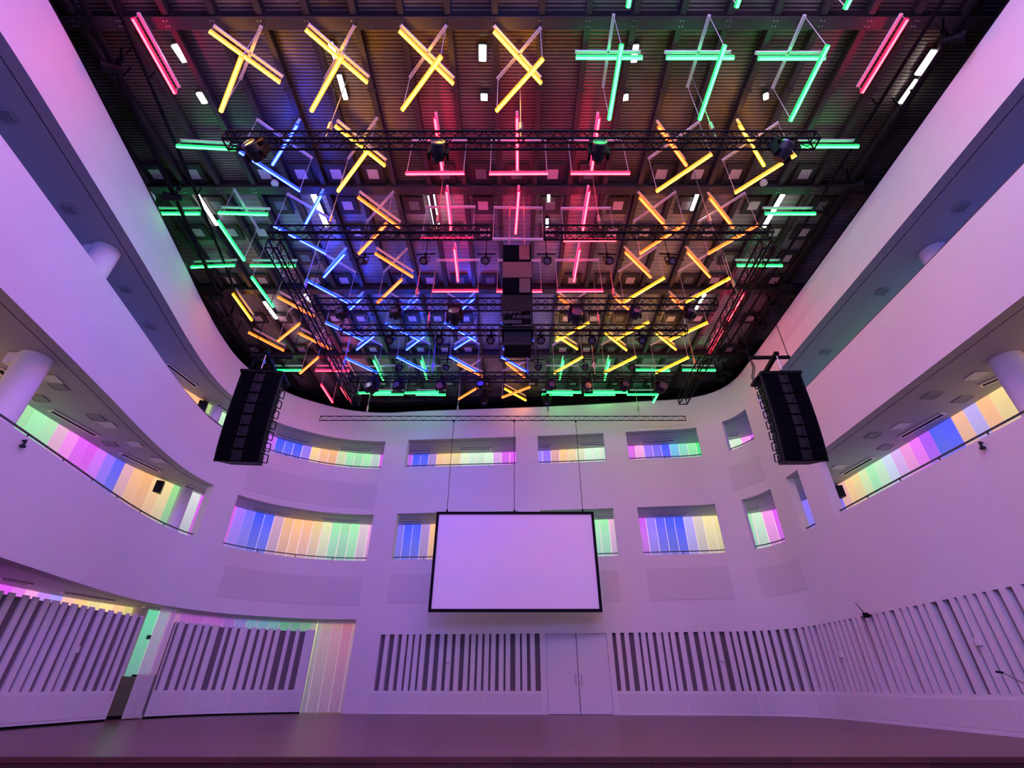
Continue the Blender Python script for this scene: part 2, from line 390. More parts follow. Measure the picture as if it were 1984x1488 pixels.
# lower perforated boards and skirting
def baseboards(a, b_, side, par, wd=2.1):
    struct('baseboard_' + side, curved_box(a, b_, -.03, -.001, H0, H0 + .06), M['panelpaint'])
    n = max(1, round((b_ - a) / wd)); E = np.linspace(a, b_, n + 1)
    for i in range(n):
        part('base_panel', curved_box(E[i] + .02, E[i + 1] - .02, -.012, -.001, H0 + .085, HS - .085), M['perf'], par)
baseboards(back1[0][0] - .12, s_d0 - .16, 'back_1', wall_back)
baseboards(s_d1 + .16, s_c2 - .02, 'back_2', wall_back)
baseboards(s_c2 + .02, s_end - .1, 'right', wall_right)
# flush perforated acoustic panels in the plaster
for (x0, y0, x1, y1, par) in ((470, 925, 730, 975, 'l'), (425, 1112, 700, 1168, 'l'), (752, 1112, 832, 1168, 'b'), (1168, 1105, 1200, 1165, 'b'), (1256, 1100, 1418, 1162, 'b'), (1468, 1092, 1560, 1150, 'r'), (1413, 893, 1480, 942, 'r')):
    xm = (x0 + x1) / 2; s0 = h_(x0, (y0+y1)/2); s1 = h_(x1, (y0+y1)/2)
    pm = WC.pt(h_(xm, y0)); r = ray(xm, y0); z1 = r[2] / np.hypot(*r[:2]) * np.hypot(*pm); r = ray(xm, y1); z0 = r[2] / np.hypot(*r[:2]) * np.hypot(*pm)
    part('acoustic_panel', curved_box(s0, s1, -.012, .01, z0, z1, step=.1), M['perf'], {'l': wall_left, 'b': wall_back, 'r': wall_right}[par])
# dark edge strip on the wall's lip
mb = curved_box(.0, s_end, -.015, TW, HA, HA + .05); struct('trim_1', mb, M['black'])

# ------------------------------------------------------------------ double door
dc = (s_d0 + s_d1) / 2
dp = WC.pt(dc); door = MB()
for a, b_ in ((s_d0 - .14, s_d0), (s_d1, s_d1 + .14)): pass
dr = struct('door_1', curved_box(s_d0, s_d0 + .045, -.02, .14, H0, HG + .03), M['panelpaint'])
part('door_jamb', curved_box(s_d1 - .045, s_d1, -.02, .14, H0, HG + .03), M['panelpaint'], dr)
part('door_head', curved_box(s_d0 + .045, s_d1 - .045, -.0, .14, HG - .015, HG + .03), M['panelpaint'], dr)
for a, b_, hs in ((s_d0 + .05, dc - .012, dc - .10), (dc + .012, s_d1 - .05, dc + .10)):
    lf = part('door_leaf', curved_box(a, b_, .05, .10, H0 + .012, HG - .02), M['panelpaint'], dr)
    q = WC.off(hs, -.01); q2 = WC.off(hs, .05); mb = MB(); z0 = .02; z1 = .36
    mb.cyl((*q, z0 + ZC), (*q, z1 + ZC), .014, 8)
    for z in (z0 + .03, z1 - .03): mb.cyl((*q, z + ZC), (*q2, z + ZC), .011, 6)
    part('door_handle', mb, M['chrome'], lf)

# ------------------------------------------------------------------ galleries: floors with soffits, glowing outer walls
inner = [WC.off(a, TW - .02) for a in np.linspace(.01, s_end - .01, 150)]
outer = [OC.off(a, .25) for a in np.linspace(0, OC.L, 120)]
ringpoly = [tuple(q) for q in inner] + [tuple(q) for q in outer[::-1]]
for nm, z0, z1 in (('ceiling_lower_gallery', HF, HF + 1.15), ('ceiling_middle_gallery', HD, HD + 1.1), ('ceiling_upper_gallery', HB, HB + .6)):
    mb = MB(); K = 150
    A = [WC.off(a, TW - .02) for a in np.linspace(.01, s_end - .01, K)]
    # match outer points by sight direction from the hall's centre
    cen = np.array([0., 9.]); oa = np.unwrap(np.array([math.atan2(q[0] - cen[0], q[1] - cen[1]) for q in OC.P])); ia = np.unwrap(np.array([math.atan2(q[0] - cen[0], q[1] - cen[1]) for q in A]))
    Bp = [np.array([np.interp(t, oa, OC.P[:, 0]), np.interp(t, oa, OC.P[:, 1])]) for t in ia]
    Bp = [q + (q - cen) / np.linalg.norm(q - cen) * .2 for q in Bp]
    for i in range(K - 1):
        vs = [(*A[i], z0 + ZC), (*A[i+1], z0 + ZC), (*Bp[i+1], z0 + ZC), (*Bp[i], z0 + ZC), (*A[i], z1 + ZC), (*A[i+1], z1 + ZC), (*Bp[i+1], z1 + ZC), (*Bp[i], z1 + ZC)]
        mb.add(vs, [(3, 2, 1, 0), (4, 5, 6, 7), (0, 1, 5, 4), (2, 3, 7, 6)])
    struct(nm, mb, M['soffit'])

mag=(.80,.10,.95); vio=(.32,.16,1.); blu=(.05,.09,1.); org=(1.,.50,.20); yel=(.92,.78,.34); grn=(.06,.85,.20); pal=(.36,.85,.42); wht=(.68,.95,.66); pnk=(1.,.38,.75); cya=(.15,.75,.85); lav=(.55,.45,1.); red=(1.,.2,.15)
keysL2 = [(5,748,org),(30,775,yel),(60,790,pal),(100,815,pal),(128,835,pnk),(160,855,mag),(190,870,mag),(215,885,vio),(240,897,blu),(258,905,org),(300,922,org),(335,937,yel),(352,945,grn),(365,950,grn),(375,953,wht),(400,962,mag),(452,980,mag),(470,985,vio),(500,993,blu),(530,1000,blu),(550,1004,org),(600,1010,org),(630,1012,yel),(650,1013,pal),(690,1015,pal),(718,1017,pnk),(765,1016,vio),(785,1016,blu),(820,1015,blu),(833,1015,org),(870,1014,org),(950,1012,pal),(1100,1008,pal),(1150,1007,pal),(1180,1006,pal),(1190,1006,pnk),(1238,1003,mag),(1255,1003,vio),(1285,1001,blu),(1315,1000,blu),(1335,1000,lav),(1360,999,yel),(1388,998,yel),(1445,996,pal),(1465,994,wht),(1478,992,pnk),(1500,987,mag),(1543,974,mag),(1553,970,vio),(1562,968,blu),(1572,965,blu),(1612,947,vio),(1620,943,blu),(1632,937,org),(1660,920,yel),(1680,908,pal),(1705,893,wht),(1725,880,lav),(1745,868,pnk),(1775,850,mag),(1805,832,blu),(1830,817,blu),(1850,805,org),(1875,789,lav),(1900,773,org),(1940,750,yel),(1975,730,org)]
keysL3 = [(0,420,blu),(250,640,blu),(320,715,vio),(354,750,org),(400,780,org),(415,788,grn),(430,797,grn),(440,802,wht),(480,825,wht),(505,838,mag),(525,844,mag),(540,848,blu),(580,858,blu),(597,862,vio),(603,863,yel),(625,868,org),(655,872,org),(670,874,pal),(725,879,pal),(742,880,mag),(785,880,mag),(805,879,blu),(835,878,blu),(845,878,org),(890,877,yel),(905,877,wht),(955,876,wht),(968,876,mag),(1000,875,mag),(1043,873,vio),(1060,873,vio),(1080,872,org),(1115,871,yel),(1130,870,wht),(1172,869,wht),(1218,864,mag),(1240,863,pnk),(1255,862,vio),(1290,861,blu),(1310,860,cya),(1330,859,pal),(1355,858,grn),(1405,852,wht),(1425,849,wht),(1435,847,pnk),(1461,841,mag),(1500,815,blu),(1700,640,pal),(1900,450,blu)]
keysL1 = [(0,1131,mag),(30,1137,mag),(70,1145,pnk),(100,1150,vio),(120,1155,lav),(140,1159,org),(190,1168,yel),(250,1180,org),(262,1181,grn),(276,1183,(.13,.62,.36)),(314,1187,(.13,.62,.36)),(322,1188,wht),(335,1190,pnk),(350,1192,mag),(400,1196,mag),(430,1199,mag),(460,1201,vio),(490,1203,cya),(520,1205,cya),(545,1206,grn),(590,1207,grn),(620,1208,yel),(650,1209,org),(670,1209,red),(690,1209,org)]
def keyfn(keys):
    az = [math.atan2(*ray(x, y)[:2]) for x, y, _ in keys]; cs = np.array([k[2] for k in keys])
    o = np.argsort(az); az = np.array(az)[o]; cs = cs[o]
    return lambda P: np.array([np.interp(math.atan2(P[0], P[1]), az, cs[:, i]) for i in range(3)])
def glow_wall(nm, keys, z0, z1, a0, a1):
    f = keyfn(keys)
    base = struct(nm, curved_box(a0, a1, .12, .2, z0, z1, OC), M['seam'])
    a = a0; i = 0
    while a < a1 - .4:
        wd = .40
        me = curved_box(a + .015, a + wd - .015, .0, .07, z0 + .01, z1 - .01, OC, step=1)
        ctr = OC.pt(a + wd / 2)
        o = part('glass_strip', me, M['glow'], base)
        c = f(ctr); sat = (.92, 1.0, .96, 1.0)[i % 4]; c = (c * sat + np.array([.55, .5, .75]) * (1 - sat)) * (1, .93, 1.06)[i % 3]
        o.color = (*map(float, c), 1); a += wd; i += 1
oL = OC.hit(700, 1209)
glow_wall('wall_outer_middle', keysL2, HF + 1.15, HD, 2.0, OC.L - 2)
glow_wall('wall_outer_upper', keysL3, HD + 1.1, HB, 2.0, OC.L - 2)
glow_wall('wall_outer_lower', keysL1, H0, HF, 8.0, oL + .9)

# handrails with glass upstands in the openings
def rail(a, b_, zb, label, grp='handrails in the gallery openings'):
    m_ = (a + b_) / 2; q = WC.off(m_, .18)
    t = thing('handrail', label, 'railing', (*q, zb + ZC), grp)
    part('rail', curved_box(a + .01, b_ - .01, .16, .20, zb + .135, zb + .165), M['rail'], t)
    n = max(1, round((b_ - a) / 1.35))
    E = np.linspace(a + .01, b_ - .01, n + 1)
    for i in range(n):
        part('glass_pane', curved_box(E[i] + .02, E[i+1] - .02, .176, .184, zb + .0, zb + .135), M['glass'], t)
        if i: 
            mb = MB(); q = WC.off(E[i], .18); mb.box((*q, zb + .07 + ZC), (.025, .025, .135)); part('post', mb, M['rail'], t)
WN = {0: 'long left opening', 1: 'back window left of the screen cables', 2: 'back window right of centre', 3: 'wide back window near the right corner', 4: 'curved corner window', 5: 'long right opening'}
up = [h for h in holes if h[2] == HCC]; mid = [h for h in holes if h[2] == HE]
for i, h in enumerate(up):
    a, b_ = max(h[0], 4), min(h[1], s_end - 3)
    rail(a, b_, HCC, 'thin dark handrail along the sill of the upper ' + WN[i])
MN = ['long left opening', 'curved window near the left corner', 'back window half hidden by the screen', 'back window just right of the screen', 'wide back window right of the screen', 'right corner window', 'narrowest window', 'long right opening']
for i, h in enumerate(mid):
    a, b_ = max(h[0], 6), min(h[1], s_end - 3)
    rail(a, b_, HE, 'thin dark handrail along the sill of the middle-level ' + MN[i])

# gallery columns
def column(P, r, z0, z1, label, brk):
    t = thing('column', label, 'column', (P[0], P[1], z0 + ZC), 'round gallery columns')
    mb = MB(); mb.cyl((P[0], P[1], z0 + ZC), (P[0], P[1], z1 + ZC), r, 28); part('shaft', mb, M['column'], t)
    for h in (HB, HD):
        if brk:
            mb = MB(); mb.box((P[0] - brk * (r - .02), P[1] - .1, h - .14 + ZC), (.3, .26, .26))
            for dx, dy in ((-.07, -.07), (.07, .07), (.07, -.07), (-.07, .07)):
                mb.cyl((P[0] - brk * (r - .02) + dx, P[1] - .1 + dy, h - .30 + ZC), (P[0] - brk * (r - .02) + dx, P[1] - .1 + dy, h - .27 + ZC), .02, 6)
            part('bracket', mb, M['column'], t)
q = at(71, 693, HD); column((q[0], q[1]), .30, H0, 12.0, 'round white column in the left gallery, rising past the wall lip', 1)
q = at(1947, 694, HD); column((q[0], q[1]), .30, H0, 12.0, 'round white column in the right gallery, near the photo edge', -1)
q = at(362, 946, HD); column((q[0], q[1]), .22, H0, HB, 'slim column near the left corner, lit green from the side', 0)

# soffit slots (linear air outlets) and square panels
def soffit_slot(x0, y0, x1, y1, h, k, lvl):
    a = at(x0, y0, h); b_ = at(x1, y1, h); m_ = (a + b_) / 2
    t = thing('slot_vent', '%s slot vent from the left under the %s gallery ceiling' % (ORD[k], lvl), 'vent', m_, 'linear slot vents in the gallery ceilings')
    d = b_ - a; L = np.linalg.norm(d); d /= L; n = np.array([-d[1], d[0], 0]); z = np.array([0, 0, 1])
    mb = MB(); mb.bar(a - z * .012, b_ - z * .012, .13, .02); part('slot', mb, M['matt'], t)
    mb = MB()
    for sg in (-1, 1): mb.bar(a + n * sg * .08 - z * .02, b_ + n * sg * .08 - z * .02, .035, .04)
    for e in (a, b_): mb.bar(e - n * .097 - z * .02, e + n * .097 - z * .02, .035, .04)
    part('frame', mb, M['housing'], t)
V2 = [(0,713,20,733),(100,794,188,843),(236,877,309,912),(358,939,411,959),(488,983.5,560.6,998.7),(625,1006,693.7,1010.8),(768,1009,817.6,1009),(1151.5,1002,1188.6,1002.5),(1259.7,997,1331,994),(1442,988,1471,985),(1632.6,918,1690,885.5),(1744.4,845.8,1826.8,800),(1900,745.7,1940,729)]
for k, v_ in enumerate(V2): soffit_slot(*v_, HD, k, 'middle')
V3 = [(324.6,705,381,748),(422,782.5,470,812),(535,839,600,857.5),(658,869,720,872.6),(786.8,872,835.8,871.7),(889.6,869.5,949.8,869),(1042,865,1066,864),(1122,861,1171,860),(1241.6,856,1306,852),(1404,843.8,1431,841.6)]
for k, v_ in enumerate(V3): soffit_slot(*v_, HB, k, 'upper')
for k, v_ in enumerate([(0,1120,58,1130.7),(121.4,1147,217,1162.6),(279.4,1175,319,1180)]): soffit_slot(*v_, HF, k, 'lower')
def soffit_square(x, y, h, sz, mat, label, curve=WC):
    p = at(x, y, h); s = h_(x, y); n = WC.nrm(s); rz = math.atan2(n[1], n[0])
    t = thing('ceiling_hatch', label, 'hatch', p, 'square hatches in the gallery ceilings')
    mb = MB(); mb.box((p[0], p[1], p[2] - .012), (sz, sz, .02), rz); part('hatch_panel', mb, M[mat], t)
    mb = MB(); ca, sa = math.cos(rz), math.sin(rz)
    for i, j, dx, dy in ((0, 1, sz, .008), (0, -1, sz, .008), (1, 0, .008, sz), (-1, 0, .008, sz)):
        ox, oy = i * sz / 2, j * sz / 2; mb.box((p[0] + ox * ca - oy * sa, p[1] + ox * sa + oy * ca, p[2] - .018), (dx + .008, dy, .026), rz)
    part('hatch_frame', mb, M['soffit'] if mat == 'darksq' else M['housing'], t)
for k, (x, y, c) in enumerate([(100,733,1),(113,748,0),(76,771,0),(186,808.5,0),(209,822,1),(213,859.6,0),(261,859.6,1),(306,891,1)]):
    soffit_square(x, y, HD, .33, 'square' if c else 'darksq', '%s square ceiling hatch, %s from the left, middle left gallery' % ('pale' if c else 'dull', ORD[k]))
for k, (x, y, c) in enumerate([(1625,904,1),(1691.4,843.5,0),(1715.6,866,0),(1744.4,825,1),(1804.8,766,0),(1865,773,0),(1891.6,727,1)]):
    soffit_square(x, y, HD, .33, 'square' if c else 'darksq', '%s square ceiling hatch, %s from the left, middle right gallery' % ('pale' if c else 'dull', ORD[k]))
for k, (x, y) in enumerate([(12,224),(133,405),(242,560),(290,632)]): soffit_square(x, y, HB, .27, 'darksq', 'small dark hatch, %s from the left, upper left gallery ceiling' % ORD[k])
for k, (x, y) in enumerate([(1600,681),(1709,564.5),(1863,401)]): soffit_square(x, y, HB, .27, 'darksq', 'small dark hatch, %s from the left, upper right gallery ceiling' % ORD[k])
# small monitor speakers in the galleries
for (x, y, h, lab) in ((312, 928, HD, 'small dark speaker box hung under the middle left gallery ceiling'), (397, 775, HB, 'small dark speaker box under the upper gallery ceiling near the left corner'), (1621, 938, HD, 'small blue-lit speaker box at the near end of the right gallery opening')):
    p = at(x, y, h); t = thing('wall_speaker', lab, 'speaker', (p[0], p[1], p[2] - .45), None)
    mb = MB(); mb.box((p[0], p[1], p[2] - .30), (.30, .24, .42), .5 if x < 900 else -.5); part('cabinet', mb, M['darkgrey'], t)
    mb = MB(); mb.cyl((p[0], p[1], p[2] - .1), (p[0], p[1], p[2]), .02, 8); part('bracket', mb, M['black'], t)

# ------------------------------------------------------------------ left lower opening: wheeled slatted screens, voile curtains, back room
def slat_panel(a, b_, dark, label, cv=WC):
    q = cv.off((a + b_) / 2, .05); zt = 1.775; z0 = H0 + .06; zm = -.12
    t = thing('slatted_partition', label, 'partition', (*q, H0 + ZC), 'slatted partitions in the lower left opening')
    part('backboard', curved_box(a, b_, .045, .10, z0, zt - .05, cv), M['recess'], t)
    part('base', curved_box(a, b_, .0, .044, z0, zm, cv), M['panelpaint'], t)
    n = max(1, round((b_ - a) / 1.2)); E = np.linspace(a + .05, b_ - .05, n + 1)
    for i in range(n): part('base_panel', curved_box(E[i] + .03, E[i + 1] - .03, -.008, .001, z0 + .06, zm - .06, cv), M['perf'], t)
    part('skirting', curved_box(a, b_, .02, .08, H0 + .004, z0, cv), M['black'], t)
    e = [a] + [u for d in dark for u in d] + [b_]
    for i in range(0, len(e) - 1, 2):
        if e[i + 1] - e[i] > .02: part('slat', curved_box(e[i], e[i + 1], .0, .044, zm, zt, cv), M['panelpaint'], t)
def hx(x, y=1339): return h_(x, y)
PC = Curve([(-11.3, 4), (-11.38, 7), (-11.36, 9.5), (-11.3, 11.6), (-11.22, 13.9), (-11.13, 15.97), (-11.1, 17)])
dA = [(PC.hit(a, 1339), PC.hit(b_, 1339)) for a, b_ in ((16,22),(37.5,44),(56,65),(79,88),(99,105),(116,127.6),(139,148.5),(159,169),(177,188.5),(195,203),(211.7,221.6))]
s_ = dA[0][0]; pre = []
for k in range(20):
    s_ -= .16; wd = [.16, .1, .2, .13][k % 4]; pre.append((s_ - wd, s_)); s_ -= wd
a0 = s_ - .1
slat_panel(a0, PC.hit(225, 1339), pre[::-1] + dA, 'long slatted white partition at the far left of the stage', PC)
dB = [(hx(a), hx(b_)) for a, b_ in ((298.6,304),(316,324.6),(335.9,343),(352.8,358.5),(368.3,375.4),(388,400.8),(407.8,416),(426.8,433),(448.8,455.8),(467,474),(484,491),(501,506.6),(516,529),(537,549),(557,568.6))]
slat_panel(hx(297), hx(588), dB, 'slatted white partition between the two voile curtains')
def curtain(a, b_, off, label, dens=11, amp=.035):
    n = int((b_ - a) * dens * 6); mb = MB(); vs = []; rows = 6; z0 = H0 + .03; z1 = HF - .06; ph = [random.uniform(-.5, .5) for _ in range(n + 1)]
    for j in range(rows + 1):
        z = z0 + (z1 - z0) * j / rows
        for i in range(n + 1):
            s = a + (b_ - a) * i / n
            d = off + amp * math.sin(2 * math.pi * dens * (s - a) + ph[i // 9 * 9 if i // 9 * 9 <= n else n] * 1.2) * (1 - .25 * j / rows)
            vs.append((*WC.off(s, d), z + ZC))
    mb.add(vs, [(j*(n+1)+i, j*(n+1)+i+1, (j+1)*(n+1)+i+1, (j+1)*(n+1)+i) for j in range(rows) for i in range(n)], 0, True)
    q = WC.off((a + b_) / 2, off); t = thing('curtain', label, 'curtain', (*q, H0 + ZC), None)
    part('drape', mb, M['curtain'], t)
    part('curtain_rail', curved_box(a, b_, off - .02, off + .02, HF - .06, HF - .02), M['panelpaint'], t)
curtain(hx(262), hx(296), .13, 'gathered white voile curtain at the left end of the slatted partition', 14, .03)
curtain(hx(296), hx(586), .36, 'white voile curtain drawn behind the slatted partition, rainbow lit at its top', 8, .03)
curtain(hx(589), hx(664), .24, 'gathered white voile curtain beside the white back wall', 12, .04)
# low counter in the back room, seen through the gap
so = OC.hit(262, 1300); q = OC.off(so, -.35)
t = thing('side_counter', 'low olive counter behind the gap between partition and curtain', 'counter', (*q, ZF))
part('counter_body', curved_box(so - .9, so + .35, -.55, -.1, H0 + .08, .24, OC), M['olive'], t)
part('counter_top', curved_box(so - .1, so + .38, -.6, -.05, .24, .30, OC), M['black'], t)
part('plinth', curved_box(so - .88, so + .33, -.5, -.12, H0, H0 + .08, OC), M['matt'], t)
mb = MB(); p = OC.off(so, -.03); mb.box((*p, 1.35 + ZC), (.18, .05, .12)); o = part('wall_box', mb, M['plate']); o['label'] = 'small dark box on the green-lit back room wall'; o['category'] = 'box'

# ------------------------------------------------------------------ floors, rear of the hall
mb = MB(); mb.box((-.3, 15.35, ZF - .06), (25, 14.1, .12)); struct('floor', mb, M['stage'])
st = thing('stage_front', 'dark wooden stage front below the stage edge', 'stage', (0, 8.34, 0))
mb = MB(); mb.box((-.3, 8.30, ZF - .03), (19.6, .06, .06)); part('nosing', mb, M['stage'], st)
xs = [-8.9, at_depth(705, 1480, 8.4)[0], at_depth(1315, 1480, 8.4)[0], 9.3]
for i in range(3):
    n = 3 if i != 1 else 4; E = np.linspace(xs[i] + .03, xs[i + 1] - .03, n + 1)
    for j in range(n):
        mb = MB(); mb.box(((E[j] + E[j + 1]) / 2, 8.38 + .008 * ((i * 3 + j) % 3), (ZF - .06) / 2), (E[j + 1] - E[j] - .008, .04, ZF - .062)); part('riser_panel', mb, M['riser'], st)
mb = MB(); mb.box((0, 8.48, (ZF - .06) / 2), (18.6, .06, ZF - .07)); part('riser_backing', mb, M['matt'], st)
mb = MB(); mb.box((-.3, 1.3, -.05), (26, 15.4, .1)); struct('floor_hall', mb, M['hallfloor'])
mb = MB(); mb.box((0, -6.3, 7.5), (26, .3, 15)); struct('wall_rear', mb, M['wall'])

# ------------------------------------------------------------------ steel roof: deck, beams, purlins
HR = 12.0
mb = MB(); mb.box((0, 1.3, HR + .35 + ZC), (30, 14.8, .1)); ceil = struct('ceiling', mb, M['deck'])
mb = MB(); mb.box((0, 17.3, HR + .35 + ZC), (30, 17.2, .1)); part('board_field', mb, M['board'], ceil)
BY = [.376 * 12, .716 * 12, 1.062 * 12, 1.396 * 12, 1.728 * 12]
BY = [BY[0] - 4.07 * 2, BY[0] - 4.07] + BY + [BY[-1] + 4]
for y in BY:
    mb = MB(); mb.box((0, y, HR - .01 + ZC), (29, .24, .03)); mb.box((0, y, HR + .14 + ZC), (29, .04, .27)); mb.box((0, y, HR + .285 + ZC), (29, .24, .03))
    bm = part('beam', mb, M['beam'], ceil)
    mb = MB()
    for k in range(-13, 14):
        for dx in (-.05, .02):
            for dy in (-.05, .05): mb.cyl((-.40 + k * 1.0 + dx, y + dy, HR - .045 + ZC), (-.40 + k * 1.0 + dx, y + dy, HR - .025 + ZC), .013, 6)
    part('bolt_heads', mb, M['chrome'], bm, kind='stuff')
for bi in range(1, len(BY) - 1):
    y0, y1 = BY[bi] + .13, BY[bi + 1] - .13
    mb = MB(); mb.box((0, (y0 + y1) / 2, HR + .06 + ZC), (.13, y1 - y0, .02)); mb.box((0, (y0 + y1) / 2, HR + .18 + ZC), (.02, y1 - y0, .22)); mb.box((0, (y0 + y1) / 2, HR + .285 + ZC), (.13, y1 - y0, .02))
    for f in (.33, .66): mb.box((0, y0 + (y1 - y0) * f, HR + .05 + ZC), (.20, .05, .05))
    me = mb.mesh('purlin', M['beam'])
    for k in range(-12, 13):
        o = link('purlin', me, ceil, (-.40 + k * 1.0, 0, 0))
# square lights/vents between the purlins
SQ = [(337,(303,376,513,584,652,723,861,932,1001,1071,1142,1281,1351,1424,1559)),(398,(420,544,674,803,936,1066,1197,1329,1460,1590)),(450,(385,449,507,691,753,816,880,940,1064,1186,1248,1373,1500,1556)),(500,(592,1412,1523)),(543,(448,509,611,667,779,834,891,950,1109,1166,1221,1334,1384,1499)),(617,(500,547,649,699,799,848,902,1098,1150,1200,1300,1352,1453)),(677,(493,585,670,723,815,862,907,1000,1090,1136,1184,1273,1412)),(742,(740,800,870,940,1030,1110,1190,1260))]
M['hatchlit'] = pmat('glossy_pale_panel', (.72, .62, .64), .3, noise=.05, scale=10)
for r, (y, xs_) in enumerate(SQ):
    for k, x in enumerate(xs_):
        p = at(x, y, HR + .22); kk = random.choice((0, 0, 1))
        t = thing('roof_vent', 'square roof vent, %s from the left in the %s row from the top' % (ORD[k], ORD[r]), 'vent', p, 'square vents between the roof joists')
        mb = MB(); mb.box(p, (.30, .30, .03)); part('vent_panel', mb, M['darksq' if kk else 'hatchlit'], t)
        mb = MB()
        for i, j in ((1, 0), (-1, 0), (0, 1), (0, -1)): mb.box((p[0] + i * .225, p[1] + j * .225, p[2] + .01), (.15 if i else .60, .15 if j else .30, .06))
        part('vent_frame', mb, M['beam'], t)
# white roof lamps
WL = [(337,87,359,120,.13),(385,180,397,200,.13),(640,83,652,117,.1),(657,146,670,192,.1),(935,88,935,118,.16),(938,183,938,194,.16),(1232,88,1228,120,.13),(1212,184,1212,194,.12),(1484,182,1484,192,.1),(1810,98,1778,145,.13),(1778,155,1746,200,.13),(382,377,420,436,.09),(607,377,633,438,.14),(830,380,842,437,.04),(840,378,850,437,.05),(1063,378,1063,390,.08),(1060,425,1060,440,.08),(1351,377,1340,407,.09),(1517,377,1480,440,.11),(589,566,603,585,.14),(512,585,536,617,.1),(1372,560,1340,612,.08)]
for k, (x0, y0, x1, y1, wd) in enumerate(sorted(WL)):
    a = at(x0, y0, HR + .16); b_ = at(x1, y1, HR + .16); m_ = (a + b_) / 2
    row = 'front' if y0 < 210 else ('middle' if y0 < 450 else 'rear')
    t = thing('strip_lamp', 'white strip lamp under the roof at photo %s, %s lamp counted from the left' % (row, (ORD + ['sixteenth','seventeenth','eighteenth','nineteenth','twentieth','twenty-first','twenty-second'])[k]), 'lamp', m_, 'white strip lamps under the roof deck')
    mb = MB(); mb.bar(a, b_, wd, .05); part('lamp_glass', mb, M['white_lamp'], t)
    mb = MB(); d = (b_ - a) / np.linalg.norm(b_ - a) * .03; z = np.array([0, 0, .055]); mb.bar(a - d + z, b_ + d + z, wd + .04, .06); part('lamp_body', mb, M['darkgrey'], t)

# ------------------------------------------------------------------ coloured tube lights
HBAR, HSH, HLO = 11.75, 11.50, 10.40
